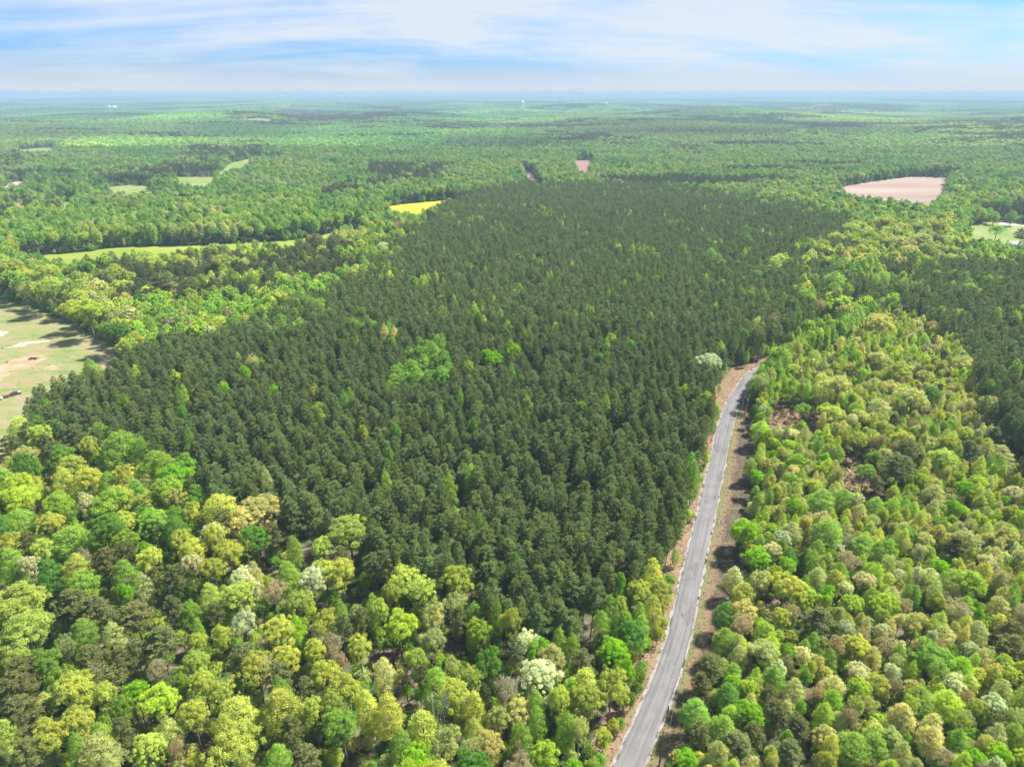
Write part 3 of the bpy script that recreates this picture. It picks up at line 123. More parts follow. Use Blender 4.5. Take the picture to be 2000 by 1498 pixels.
# ------------------------------------------------------------------ small helpers
def tag(o, label=None, cat=None, group=None, kind=None):
    if label: o['label'] = label
    if cat: o['category'] = cat
    if group: o['group'] = group
    if kind: o['kind'] = kind
    return o
def obj(name, me, mat=None, parent=None, loc=None):
    if mat is not None and not me.materials: me.materials.append(mat)
    o = bpy.data.objects.new(name, me); col.objects.link(o)
    if parent is not None: o.parent = parent
    if loc is not None: o.location = loc
    return o
def empty(name, loc, rz=0.0, sca=(1, 1, 1)):
    o = bpy.data.objects.new(name, None); col.objects.link(o)
    o.location = loc; o.rotation_euler = (0, 0, rz); o.scale = sca; o.empty_display_size = 1
    return o
def sstep(a, b, x):
    t = np.clip((x - a) / (b - a), 0, 1); return t * t * (3 - 2 * t)
_w = np.random.default_rng(3)
_W = [(l, a, t, p) for l, a, t, p in zip((760, 1010, 1400, 1900, 2600, 3700, 5200, 7300), (2.6, 3.2, 3.4, 3.4, 3.4, 3.4, 3.4, 4.0), _w.uniform(0, math.pi, 8), _w.uniform(0, 6.28, 8))]
def terrain(x, y):
    x = np.asarray(x, float); y = np.asarray(y, float)
    r = np.hypot(x, y)
    h = sum(a * np.sin((x * math.cos(t) + y * math.sin(t)) * 2 * math.pi / l + p) for l, a, t, p in _W)
    far = sstep(6000, 20000, r)
    hills = 34 * np.sin(x / 2900 + 1.3 * np.sin(y / 5100)) * np.sin(y / 3700 + 0.8) + 16 * np.sin(x / 1130 + y / 2100)
    return sstep(1200, 3800, r) * (h - 2) * (1.9 - far * 1.5) + sstep(9000, 20000, r) * hills
_WN = [(_w.uniform(0, math.pi), _w.uniform(0, 6.28)) for _ in range(24)]
def wnoise(x, y, scale, seed=0):
    """cheap smooth noise in about -1..1"""
    s = 0
    for k in range(6):
        t, p = _WN[(k * 5 + seed) % 24]
        l = scale * (0.55 + 0.23 * k)
        s = s + np.sin((x * math.cos(t + k) + y * math.sin(t + k)) * 2 * math.pi / l + p * (seed + 1) + 1.7 * np.sin((y * math.cos(t) - x * math.sin(t)) * 2 * math.pi / (l * 1.9) + p))
    return s / 3.0
def inside(poly, x, y):
    x = np.asarray(x, float); y = np.asarray(y, float)
    r = np.zeros(x.shape, bool)
    P = poly
    for i in range(len(P)):
        x1, y1 = P[i]; x2, y2 = P[i - 1]
        if y1 == y2: continue
        c = ((y1 > y) != (y2 > y)) & (x < (x2 - x1) * (y - y1) / (y2 - y1) + x1)
        r ^= c
    return r
RD = np.array(ROAD)
def resample(P, step):
    P = np.array(P, float)
    # Catmull-Rom then even spacing
    Q = []
    for i in range(len(P) - 1):
        p0 = P[max(i - 1, 0)]; p1 = P[i]; p2 = P[i + 1]; p3 = P[min(i + 2, len(P) - 1)]
        for t in np.linspace(0, 1, 12, endpoint=False):
            Q.append(0.5 * ((2 * p1) + (-p0 + p2) * t + (2 * p0 - 5 * p1 + 4 * p2 - p3) * t * t + (-p0 + 3 * p1 - 3 * p2 + p3) * t ** 3))
    Q.append(P[-1]); Q = np.array(Q)
    d = np.r_[0, np.cumsum(np.hypot(*np.diff(Q, axis=0).T))]
    s = np.arange(0, d[-1], step)
    return np.c_[np.interp(s, d, Q[:, 0]), np.interp(s, d, Q[:, 1])]
RP = resample(RD, 1.5)
for _ in range(14):
    RP[1:-1] = (RP[:-2] + 2 * RP[1:-1] + RP[2:]) / 4
RT = np.gradient(RP, axis=0); RT /= np.hypot(RT[:, 0], RT[:, 1])[:, None]
RNn = np.c_[RT[:, 1], -RT[:, 0]]      # to the right of travel
def road_side(x, y):
    """signed distance to the road's centreline (right positive)"""
    x = np.asarray(x, float); y = np.asarray(y, float)
    out = np.full(x.shape, 1e9)
    idx = np.where((x > -20) & (x < 460) & (y < 640))[0]
    for c in np.array_split(idx, max(1, len(idx) // 4000)):
        if len(c) == 0: continue
        dx = x[c][:, None] - RP[None, ::2, 0]; dy = y[c][:, None] - RP[None, ::2, 1]
        d2 = dx * dx + dy * dy; k = d2.argmin(1); r = np.arange(len(c))
        s = dx[r, k] * RNn[::2][k, 0] + dy[r, k] * RNn[::2][k, 1]
        out[c] = np.sign(s) * np.sqrt(d2[r, k])
    return out

# ------------------------------------------------------------------ materials
def newmat(name):
    m = bpy.data.materials.new(name); m.use_nodes = True
    t = m.node_tree; t.nodes.clear()
    return m, t
class T:
    def __init__(s, t): s.t = t
    def n(s, typ, ins=None, **k):
        x = s.t.nodes.new(typ)
        for a, b in k.items(): setattr(x, a, b)
        for a, b in (ins or {}).items():
            if hasattr(b, 'is_output'): s.t.links.new(b, x.inputs[a])
            else: x.inputs[a].default_value = b
        return x
    def noise(s, scale, detail=4, rough=0.55, vec=None, dist=0.0):
        i = {'Scale': scale, 'Detail': detail, 'Roughness': rough, 'Distortion': dist}
        if vec is not None: i['Vector'] = vec
        return s.n('ShaderNodeTexNoise', i).outputs[0]
    def ramp(s, f, stops, interp='LINEAR'):
        r = s.n('ShaderNodeValToRGB', {0: f}); r.color_ramp.interpolation = interp
        e = r.color_ramp.elements
        while len(e) < len(stops): e.new(0.5)
        for k, (p, c) in enumerate(stops):
            e[k].position = p; e[k].color = (*c, 1) if len(c) == 3 else c
        return r.outputs[0]
    def mix(s, f, a, b, mode='MIX'):
        m = s.n('ShaderNodeMix', data_type='RGBA', blend_type=mode)
        for i, vv in ((0, f), (6, a), (7, b)):
            if hasattr(vv, 'is_output'): s.t.links.new(vv, m.inputs[i])
            else: m.inputs[i].default_value = (*vv, 1) if isinstance(vv, tuple) and len(vv) == 3 else vv
        return m.outputs[2]
    def m(s, op, a, b=0.0):
        return s.n('ShaderNodeMath', {0: a, 1: b}, operation=op).outputs[0]
    def out(s, surf): s.n('ShaderNodeOutputMaterial', {'Surface': surf})
    def bsdf(s, colr, rough=0.9, spec=0.2, normal=None, metal=0.0):
        i = {'Base Color': colr if hasattr(colr, 'is_output') else (*colr, 1), 'Roughness': rough, 'Specular IOR Level': spec, 'Metallic': metal}
        if normal is not None: i['Normal'] = normal
        return s.n('ShaderNodeBsdfPrincipled', i).outputs[0]
    def bump(s, h, strength=0.5, dist=0.1):
        return s.n('ShaderNodeBump', {'Height': h, 'Strength': strength, 'Distance': dist}).outputs[0]

def leaf_material(name, use_tree_col=False, transl=0.48):
    m, t = newmat(name); k = T(t)
    inst = k.n('ShaderNodeAttribute', attribute_type='INSTANCER', attribute_name='leaf_colour').outputs['Color']
    tint = k.n('ShaderNodeAttribute', attribute_type='GEOMETRY', attribute_name='tint').outputs['Fac']
    c = inst
    if use_tree_col:
        tcol = k.n('ShaderNodeAttribute', attribute_type='GEOMETRY', attribute_name='tree_colour').outputs['Color']
        c = k.mix(1.0, inst, tcol, 'MULTIPLY')
    # leaf to leaf variation: paler and yellower shoots, darker older leaves
    c2 = k.mix(tint, k.mix(1.0, c, (0.57, 0.71, 0.66), 'MULTIPLY'), k.mix(1.0, c, (1.50, 1.34, 1.02), 'MULTIPLY'))
    d = k.bsdf(c2, 0.62, 0.18)
    tr = k.n('ShaderNodeBsdfTranslucent', {'Color': k.mix(1.0, c2, (1.1, 1.15, 0.6), 'MULTIPLY')}).outputs[0]
    k.out(k.n('ShaderNodeMixShader', {0: transl, 1: d, 2: tr}).outputs[0])
    return m
M_LEAF = leaf_material("leaves")
M_NEEDLE = leaf_material("needles", transl=0.25)
M_PATCH = leaf_material("far_leaves", True)
def simple(name, c1, c2, scale=3.0, rough=0.85, spec=0.2, bump=0.0, metal=0.0):
    m, t = newmat(name); k = T(t)
    co = k.n('ShaderNodeTexCoord').outputs['Object']
    f = k.noise(scale, 5, 0.6, co)
    k.out(k.bsdf(k.ramp(f, [(0.3, c1), (0.7, c2)]), rough, spec, k.bump(f, bump) if bump else None, metal))
    return m
M_BARK = simple("bark", (0.10, 0.075, 0.06), (0.24, 0.20, 0.17), 2.5, bump=0.4)
M_PALEBARK = simple("pale_bark", (0.32, 0.30, 0.27), (0.55, 0.53, 0.50), 2.0, bump=0.3)
M_TWIG = simple("twigs", (0.22, 0.17, 0.15), (0.38, 0.31, 0.28), 2.0)

# ------------------------------------------------------------------ foliage geometry in numpy
def nrm(v): return v / np.maximum(np.linalg.norm(v, axis=-1, keepdims=True), 1e-9)
class G:
    """quads with a tint per face and a material index"""
    def __init__(s): s.v = []; s.t = []; s.m = []; s.c = []
    def quads(s, q, tint, mi=0, colr=None):      # q (n,4,3)
        s.v.append(q); s.t.append(np.broadcast_to(tint, (len(q),)).astype(np.float32)); s.m.append(np.full(len(q), mi, np.int32))
        if colr is not None: s.c.append(np.broadcast_to(colr, (len(q), 3)))
    def mesh(s, name, mats):
        q = np.concatenate(s.v).astype(np.float32); n = len(q)
        me = bpy.data.meshes.new(name)
        me.vertices.add(n * 4); me.vertices.foreach_set('co', q.ravel())
        me.loops.add(n * 4); me.loops.foreach_set('vertex_index', np.arange(n * 4, dtype=np.int32))
        me.polygons.add(n); me.polygons.foreach_set('loop_start', np.arange(0, n * 4, 4, dtype=np.int32)); me.polygons.foreach_set('loop_total', np.full(n, 4, np.int32))
        me.polygons.foreach_set('material_index', np.concatenate(s.m))
        a = me.attributes.new('tint', 'FLOAT', 'FACE'); a.data.foreach_set('value', np.concatenate(s.t))
        if s.c:
            a = me.attributes.new('tree_colour', 'FLOAT_COLOR', 'FACE')
            a.data.foreach_set('color', np.c_[np.concatenate(s.c), np.ones(n)].astype(np.float32).ravel())
        for m in mats: me.materials.append(m)
        me.update(); return me
def leaf_quads(pos, nor, size, aspect, g):
    n = len(pos)
    t = nrm(np.cross(nor, g.normal(size=(n, 3)))); b = np.cross(nor, t)
    a = (size * g.uniform(0.65, 1.35, n))[:, None] * 0.5; bb = a * aspect
    return np.stack([pos - t * a, pos - b * bb, pos + t * a, pos + b * bb], 1)
def clumps(gm, ctr, rad, per, size, g, core, aspect=0.7, flat=0.8, up=0.55, rnd=0.72, mi=0, colr=None):
    """tufts of leaves round the given centres; leaves look outwards and upwards"""
    cnt = np.maximum(4, (per * (rad / rad.mean()) ** 2)).astype(int)
    idx = np.repeat(np.arange(len(ctr)), cnt); n = len(idx)
    d = nrm(g.normal(size=(n, 3)))
    out = nrm(ctr - core)[idx]
    flip = (d * out).sum(1) < -0.25
    d[flip] = nrm(d[flip] + 1.3 * out[flip])
    rr = rad[idx] * (g.uniform(0.30, 1.0, n) ** 0.55 + np.where(g.uniform(size=n) < 0.22, g.exponential(0.22, n), 0))
    pos = ctr[idx] + d * rr[:, None] * np.array([1, 1, flat])
    nor = nrm(d * 0.8 + np.array([0, 0, up]) + g.normal(size=(n, 3)) * rnd)
    tint = np.clip(0.5 + 0.55 * (g.uniform(size=len(ctr)) - 0.5)[idx] + 0.6 * (g.uniform(size=n) - 0.5), 0, 1)
    gm.quads(leaf_quads(pos, nor, size, aspect, g), tint, mi, None if colr is None else colr)
def tube(gm, p0, p1, r0, r1, sides=5, mi=0, bend=None):
    p0 = np.array(p0, float); p1 = np.array(p1, float)
    mid = (p0 + p1) / 2 + (np.array(bend) if bend is not None else 0)
    P = [p0, mid, p1]; Rr = [r0, (r0 + r1) / 2, r1]
    d = nrm(p1 - p0); a = nrm(np.cross(d, [0.3, 0.9, 0.1])); b = np.cross(d, a)
    ang = np.arange(sides) * 2 * math.pi / sides
    rings = [p + r * (np.cos(ang)[:, None] * a + np.sin(ang)[:, None] * b) for p, r in zip(P, Rr)]
    for i in range(2):
        A, B = rings[i], rings[i + 1]
        gm.quads(np.stack([A, np.roll(A, -1, 0), np.roll(B, -1, 0), B], 1), 0.5, mi)
def dome_centres(g, n, R, Rz, zc, lobes=5, low=-0.35):
    i = np.arange(n) + 0.5
    z = 1 - (1 - low) * i / n
    th = i * 2.39996 + g.uniform(0, 6)
    r = np.sqrt(np.maximum(0, 1 - z * z))
    lob = 1 + 0.16 * np.sin(th * lobes + g.uniform(0, 6)) * r + 0.10 * np.sin(th * 2 + g.uniform(0, 6))
    p = np.c_[np.cos(th) * r * R * lob, np.sin(th) * r * R * lob, z * Rz]
    p = p * (1 + g.uniform(-0.17, 0.12, n))[:, None]
    p[:, 2] += zc
    return p
def make_round(seed, lod, R=5.0, hgt=16.0, Rz=4.2, dens=1.0, twig=0):
    """broad crowned tree, leaves in rounded tufts"""
    g = np.random.default_rng(seed); zc = hgt - Rz
    cr = G(); tk = G()
    # several big limbs, each with its own rounded head of foliage
    nl = int(g.integers(5, 8)); c = []; a0 = g.uniform(0, 6)
    for q in range(nl):
        a = a0 + q * 2 * math.pi / (nl - 1) + g.uniform(-.3, .3); rr_ = 0 if q == nl - 1 else R * g.uniform(.40, .60)
        hr = R * (g.uniform(.34, .52) if q < nl - 1 else g.uniform(.42, .55))
        hz = hgt - hr * 0.9 - (g.uniform(.15, .55) * Rz if q < nl - 1 else g.uniform(0, .15) * Rz)
        k_ = 15 if q < nl - 1 else 19
        cc_ = dome_centres(g, k_, hr * .8, hr * .8 * g.uniform(.9, 1.15), hz, 3, -0.55)
        c.append(cc_ + [rr_ * math.cos(a), rr_ * math.sin(a), 0])
    c = np.concatenate(c); c = c + g.normal(size=c.shape) * 0.22 * R / 5
    rad = g.uniform(0.38, 1.05, len(c)) * R / 5
    c2 = dome_centres(g, 18, R * 0.6, Rz * 0.6, zc - 1.2, 4, -0.95); r2 = g.uniform(0.7, 1.3, 18) * R / 5
    NC = len(c)
    core = np.array([0, 0, zc - Rz * 0.5])
    per, size = {0: (205, 0.215), 1: (19, 0.78)}[lod]
    clumps(cr, c, rad, per * dens, size * R / 5, g, core)
    clumps(cr, c2, r2, per * 0.5 * dens, size * 1.1 * R / 5, g, core)
    top = np.array([g.uniform(-.3, .3), g.uniform(-.3, .3), zc - 0.2])
    tube(tk, (0, 0, -0.6), top * [1, 1, 0.62], 0.30, 0.22, 6 if lod == 0 else 4)
    if lod == 0:
        tube(tk, top * [1, 1, 0.62], top, 0.22, 0.12, 5)
        for j in list(range(0, NC, 5 if not twig else 3)):
            st = top * [1, 1, g.uniform(0.62, 0.95)]
            tube(tk, st, c[j], 0.09, 0.025, 4, 0, g.normal(size=3) * 0.35)
            if twig:
                for _ in range(twig):
                    e = c[j] + nrm(g.normal(size=3) + [0, 0, .4]) * rad[j] * 1.15
                    tube(tk, c[j], e, 0.022, 0.008, 3)
    return cr, tk
def make_tall(seed, lod, R=3.0, hgt=17.0, base=5.0, dens=1.0):
    """narrow crowned tree with upswept leafy shoots"""
    g = np.random.default_rng(seed); cr = G(); tk = G(); n = 66
    z = base + (hgt - base) * (np.arange(n) + .5) / n
    f = (z - base) / (hgt - base)
    prof = np.sin(np.clip(f * 0.86 + 0.14, 0, 1) * math.pi) ** 0.75
    th = np.arange(n) * 2.39996 + g.uniform(0, 6)
    rr = R * prof * g.uniform(0.55, 0.92, n)
    c = np.c_[np.cos(th) * rr, np.sin(th) * rr, z + g.uniform(-.3, .3, n)]
    rad = g.uniform(0.6, 1.05, n) * (0.5 + 0.6 * prof) * R / 3
    core = np.array([0, 0, base])
    per, size = {0: (190, 0.20), 1: (18, 0.72)}[lod]
    clumps(cr, c, rad, per * dens, size * R / 3, g, core, 0.6, 1.25, 0.45, 0.6)
    tube(tk, (0, 0, -0.6), (0.1, 0, hgt * 0.9), 0.22, 0.05, 5 if lod == 0 else 4)
    if lod == 0:
        for j in range(0, n, 5): tube(tk, (0, 0, z[j] - 1.5), c[j], 0.06, 0.02, 4)
    return cr, tk
def make_pine(seed, lod, R=2.5, hgt=18.0, base=10.6, openness=0.0):
    g = np.random.default_rng(seed); cr = G(); tk = G()
    c = []; rad = []
    z = base; th = g.uniform(0, 6)
    while z < hgt - 0.5:
        f = (z - base) / (hgt - base)
        prof = min(1.0, 0.55 + 1.8 * f) * (1 - f ** 2.2) + 0.08
        k = int(g.integers(4, 6))
        for j in range(k):
            th += 2 * math.pi / k + g.uniform(-.35, .35)
            rr = R * prof * g.uniform(0.72, 1.08)
            for q in ((0.92, 0.5) if rr > 1.2 else (0.85,)):
                c.append((math.cos(th) * rr * q, math.sin(th) * rr * q, z + (0.45 * q) + g.uniform(-.15, .25)))
                rad.append(g.uniform(0.5, 0.78) * (1.0 if q > .8 else 1.1) * (0.62 + 0.38 * (1 - f)))
        th += 0.6; z += g.uniform(0.62, 0.85)
    c.append((0, 0, hgt - 0.35)); rad.append(0.42)
    c = np.array(c); rad = np.array(rad) * R / 2.5
    if openness:
        k = g.uniform(size=len(c)) > openness; c = c[k]; rad = rad[k]
    n = len(c)
    per, size, asp = {0: (88, 0.34, 0.26), 1: (17, 0.46, 0.5)}[lod]
    # needles: thin blades that stand up and out from each shoot
    cnt = np.full(n, per); idx = np.repeat(np.arange(n), cnt); m = len(idx)
    d = nrm(g.normal(size=(m, 3)) + np.array([0, 0, 0.45])); d[:, 2] = np.abs(d[:, 2]) * 0.9 - 0.12
    pos = c[idx] + d * (rad[idx] * g.uniform(0.35, 1.0, m))[:, None]
    t = nrm(d + g.normal(size=(m, 3)) * 0.35)
    b = nrm(np.cross(t, g.normal(size=(m, 3))))
    a = (size * g.uniform(.7, 1.3, m) * 0.5)[:, None] * R / 2.5
    w0 = a * asp
    q = np.stack([pos - t * a - b * w0 * .3, pos - b * w0, pos + t * a, pos + b * w0], 1)
    tint = np.clip(0.5 + 0.4 * (g.uniform(size=n) - .5)[idx] + 0.45 * (g.uniform(size=m) - .5), 0, 1)
    cr.quads(q, tint)
    tube(tk, (0, 0, -0.6), (0, 0, hgt - 0.6), 0.17, 0.04, 5 if lod == 0 else 3)
    if lod == 0:
        for j in range(0, n - 1, 3): tube(tk, (0, 0, c[j][2] - 0.5), c[j], 0.045, 0.015, 3)
    return cr, tk
def make_snag(seed):
    """leafless tree: forking pale limbs"""
    g = np.random.default_rng(seed); cr = G(); tk = G()
    def grow(p, d, l, r, lev):
        e = p + d * l
        tube(tk, p, e, r, r * 0.62, 5 if lev < 2 else 3, 0, g.normal(size=3) * l * 0.06)
        if lev >= 5: return
        for _ in range(2 if lev < 1 else int(g.integers(2, 4))):
            grow(e, nrm(d + g.normal(size=3) * 0.48 + [0, 0, 0.18]), l * g.uniform(0.6, 0.82), r * 0.6, lev + 1)
    grow(np.array([0, 0, -.5]), nrm(np.array([g.uniform(-.1, .1), g.uniform(-.1, .1), 1.0])), 7.0, 0.26, 0)
    return None, tk

def far_pts(g, R, hgt, kind):
    return None

FORMS = {}      # name -> dict(crown mesh, trunk mesh, joined mesh, R, h)
def form(name, pair, R, hgt, leafm, barkm, joined=True, split=True):
    cr, tk = pair
    f = dict(R=R, h=hgt, name=name)
    if split:
        f['crown'] = cr.mesh(name + "_crown", [leafm]) if cr is not None else None
        f['trunk'] = tk.mesh(name + "_trunk", [barkm])
    if joined and cr is not None:
        jn = G(); jn.v = cr.v + tk.v; jn.t = cr.t + tk.t
        jn.m = cr.m + [x + 1 for x in tk.m]
        f['joined'] = jn.mesh(name, [leafm, barkm])
    FORMS[name] = f
    return f
ROUND0 = [form("round_tree_%d" % i, make_round(10 + i, 0, Rz=(4.2, 3.6, 4.8, 4.0, 3.4, 4.4)[i]), 5.0, 16.0, M_LEAF, M_BARK) for i in range(6)]
SPARSE0 = [form("sparse_tree_%d" % i, make_round(30 + i, 0, Rz=4.2, dens=0.42, twig=4), 5.0, 16.0, M_LEAF, M_TWIG) for i in range(3)]
TALL0 = [form("tall_tree_%d" % i, make_tall(40 + i, 0, base=(5, 4, 6, 5)[i]), 3.0, 17.0, M_LEAF, M_BARK) for i in range(4)]
PINE0 = [form("pine_%d" % i, make_pine(50 + i, 0, base=10.2 - 0.4 * i), 2.5, 18.0, M_NEEDLE, M_BARK) for i in range(6)]
WPINE0 = [form("wide_pine_%d" % i, make_pine(60 + i, 0, R=3.3, hgt=17, base=8.5, openness=0.08), 3.3, 17.0, M_NEEDLE, M_BARK) for i in range(3)]
SNAG0 = [form("snag_%d" % i, make_snag(70 + i), 5.0, 19.0, M_LEAF, M_PALEBARK) for i in range(2)]
ROUND1 = [form("far_round_tree_%d" % i, make_round(110 + i, 1, Rz=(4.2, 3.6, 4.8, 4.0)[i]), 5.0, 16.0, M_LEAF, M_BARK, split=False) for i in range(4)]
TALL1 = [form("far_tall_tree_%d" % i, make_tall(140 + i, 1), 3.0, 17.0, M_LEAF, M_BARK, split=False) for i in range(3)]
PINE1 = [form("far_pine_%d" % i, make_pine(150 + i, 1), 2.5, 18.0, M_NEEDLE, M_BARK, split=False) for i in range(4)]

# base colours by look
COLS = {
 'Y': (0.440, 0.500, 0.110), 'V': (0.390, 0.520, 0.060), 'L': (0.260, 0.480, 0.015), 'G': (0.255, 0.405, 0.062),
 'B': (0.140, 0.300, 0.045), 'T': (0.485, 0.490, 0.215), 'E': (0.430, 0.470, 0.190), 'P': (0.390, 0.335, 0.240),
 'W': (0.590, 0.610, 0.440), 'D': (0.160, 0.180, 0.065), 'N': (0.215, 0.380, 0.070), 'S': (0.150, 0.208, 0.068)}
def vary(c, g, amt=0.16):
    c = np.array(c) * (1 + g.uniform(-amt, amt))
    sh = g.uniform(-amt, amt) * 0.6
    return np.clip(c * np.array([1 + sh, 1, 1 - sh]), 0, 1)

# ------------------------------------------------------------------ ground
def grid_mesh(name, X, Y, Z, wrap=False):
    nr, nc = X.shape
    V = np.c_[X.ravel(), Y.ravel(), Z.ravel()].astype(np.float32)
    i = np.arange(nr * nc).reshape(nr, nc)
    if wrap: a, b = i, np.roll(i, -1, 1)
    else: a, b = i[:, :-1], i[:, 1:]
    F = np.stack([a[:-1], b[:-1], b[1:], a[1:]], -1).reshape(-1, 4)
    me = bpy.data.meshes.new(name)
    me.vertices.add(len(V)); me.vertices.foreach_set('co', V.ravel())
    me.loops.add(len(F) * 4); me.loops.foreach_set('vertex_index', F.ravel().astype(np.int32))
    me.polygons.add(len(F)); me.polygons.foreach_set('loop_start', np.arange(0, len(F) * 4, 4, dtype=np.int32)); me.polygons.foreach_set('loop_total', np.full(len(F), 4, np.int32))
    me.update(calc_edges=True)
    return me
rr = np.r_[0.01, np.geomspace(40, 44000, 190)]
th = np.linspace(0, 2 * math.pi, 320, endpoint=False)
Rg, Tg = np.meshgrid(rr, th, indexing='ij')
Xg, Yg = Rg * np.sin(-Tg), Rg * np.cos(Tg)
m, t = newmat("forest_floor"); k = T(t)
pos = k.n('ShaderNodeNewGeometry').outputs['Position']
litter = k.ramp(k.noise(0.9, 6, 0.7, pos), [(0.30, (0.08, 0.060, 0.042)), (0.5, (0.145, 0.110, 0.078)), (0.68, (0.24, 0.18, 0.135))])
green = k.ramp(k.noise(0.5, 5, 0.7, pos), [(0.3, (0.02, 0.045, 0.012)), (0.7, (0.07, 0.12, 0.03))])
near = k.mix(k.ramp(k.noise(0.06, 5, 0.6, pos), [(0.42, (0, 0, 0)), (0.56, (1, 1, 1))]), litter, green)
farc = k.ramp(k.noise(0.0016, 8, 0.62, pos), [(0.36, (0.030, 0.058, 0.022)), (0.47, (0.050, 0.110, 0.026)), (0.55, (0.075, 0.150, 0.035)), (0.66, (0.10, 0.17, 0.05)), (0.78, (0.20, 0.18, 0.11))])
dist = k.n('ShaderNodeVectorMath', {0: pos}, operation='LENGTH').outputs['Value']
fmix = k.n('ShaderNodeMapRange', {'Value': dist, 'From Min': 1200, 'From Max': 2600}).outputs[0]
k.out(k.bsdf(k.mix(fmix, near, farc), 0.95, 0.1, k.bump(k.noise(2.5, 5, 0.7, pos), 0.6, 0.2)))
g_me = grid_mesh("ground", Xg, Yg, terrain(Xg, Yg) - 0.02, wrap=True)
g_me.flip_normals()
tag(obj("ground", g_me, m), kind='structure')

def sheet(name, poly, mat, dz=0.05, step=None, jit=0.0, kind='structure', label=None):
    """a field or soil sheet draped over the terrain"""
    P = np.array(poly)
    # densify and roughen the outline
    out = []
    g = np.random.default_rng(len(name) * 7 + int(abs(P[0, 0])))
    per = np.hypot(*(P - np.roll(P, -1, 0)).T).sum(); st = step or max(1.0, per / 160)
    for i in range(len(P)):
        a, b = P[i], P[(i + 1) % len(P)]; l = np.hypot(*(b - a)); n = max(1, int(l / st))
        for j in range(n):
            out.append(a + (b - a) * j / n)
    out = np.array(out)
    if len(out) > 8:
        for _ in range(2): out = (np.roll(out, 1, 0) + 2 * out + np.roll(out, -1, 0)) / 4
    out = out + g.normal(size=out.shape) * (jit if jit else st * 0.16)
    x0, y0 = out.min(0); x1, y1 = out.max(0)
    far = y1 > 850
    if not far:
        me = bpy.data.meshes.new(name)
        me.from_pydata([(x, y, dz) for x, y in out], [], [list(range(len(out)))]); me.update()
    else:
        n = 46
        gx, gy = np.meshgrid(np.linspace(x0, x1, n), np.linspace(y0, y1, n))
        me = grid_mesh(name, gx, gy, terrain(gx, gy) + 0.9)
        cx = (gx[:-1, :-1] + gx[1:, 1:]) / 2; cyy = (gy[:-1, :-1] + gy[1:, 1:]) / 2
        keep = inside([tuple(q) for q in out], cx.ravel(), cyy.ravel())
        import bmesh
        bm = bmesh.new(); bm.from_mesh(me); bm.faces.ensure_lookup_table()
        bmesh.ops.delete(bm, geom=[bm.faces[i] for i in np.where(~keep)[0]], context='FACES')
        bm.to_mesh(me); bm.free()
    me.polygons.foreach_set('use_smooth', [False] * len(me.polygons))
    if len(me.polygons) and me.polygons[0].normal.z < 0: me.flip_normals()
    o = obj(name, me, mat); tag(o, kind=kind)
    return o
def ground_mat(name, stops, scale=0.15, stops2=None, bump=0.3, stretch=(1, 1, 1), rough_n=0.65, fine=2.0, rot=0.0):
    m, t = newmat(name); k = T(t)
    p = k.n('ShaderNodeNewGeometry').outputs['Position']
    mpn = k.n('ShaderNodeMapping', {0: p, 'Scale': stretch, 'Rotation': (0, 0, rot)}).outputs[0]
    a = k.ramp(k.noise(scale, 8, rough_n, mpn, 0.4), stops)
    f = k.noise(fine, 5, 0.7, p)
    c = k.mix(1.0, a, k.ramp(f, [(0.25, (0.72, 0.72, 0.72)), (0.75, (1.25, 1.25, 1.25))]), 'MULTIPLY')
    if stops2:
        msk = k.ramp(k.noise(scale * 2.3, 7, 0.7, mpn, 0.8), [(0.52, (0, 0, 0)), (0.60, (1, 1, 1))])
        c = k.mix(msk, c, k.ramp(f, stops2))
    k.out(k.bsdf(c, 0.95, 0.1, k.bump(f, bump, 0.1)))
    return m
M_FA = ground_mat("rough_pasture", [(0.34, (0.095, 0.145, 0.036)), (0.44, (0.135, 0.175, 0.050)), (0.52, (0.185, 0.190, 0.075)), (0.60, (0.230, 0.185, 0.105)), (0.68, (0.260, 0.205, 0.140))], 0.045, [(0.3, (0.16, 0.125, 0.075)), (0.7, (0.30, 0.235, 0.155))], stretch=(1, 2.0, 1), rot=0.25, rough_n=0.74, fine=1.1, bump=0.6)
M_SOIL = ground_mat("pale_bare_soil", [(0.32, (0.24, 0.15, 0.09)), (0.5, (0.30, 0.21, 0.14)), (0.68, (0.34, 0.27, 0.19))], 0.09, [(0.3, (0.15, 0.17, 0.06)), (0.7, (0.22, 0.22, 0.09))], stretch=(1, 2.2, 1), rot=0.25)
M_PALE = ground_mat("chalky_soil", [(0.3, (0.270, 0.228, 0.169)), (0.7, (0.360, 0.336, 0.281))], 0.2)
M_RED = ground_mat("red_clay", [(0.32, (0.160, 0.068, 0.040)), (0.5, (0.248, 0.120, 0.076)), (0.68, (0.320, 0.200, 0.136))], 0.3)
M_GRASSB = ground_mat("hay_meadow", [(0.35, (0.131, 0.179, 0.023)), (0.5, (0.169, 0.221, 0.030)), (0.68, (0.231, 0.257, 0.048))], 0.02, stretch=(0.5, 1, 1), bump=0.1)
M_YEL = ground_mat("yellow_flowers", [(0.35, (0.266, 0.280, 0.020)), (0.55, (0.361, 0.357, 0.020)), (0.7, (0.223, 0.293, 0.057))], 0.05, stretch=(0.4, 1.6, 1), bump=0.1)
M_PLOUGH = ground_mat("ploughed_soil", [(0.32, (0.191, 0.132, 0.102)), (0.5, (0.244, 0.178, 0.139)), (0.66, (0.290, 0.224, 0.178))], 0.02, stretch=(0.25, 1.0, 1), rot=0.5)
M_PLOUGH2 = ground_mat("red_ploughed_soil", [(0.32, (0.168, 0.098, 0.077)), (0.6, (0.231, 0.147, 0.115))], 0.03)
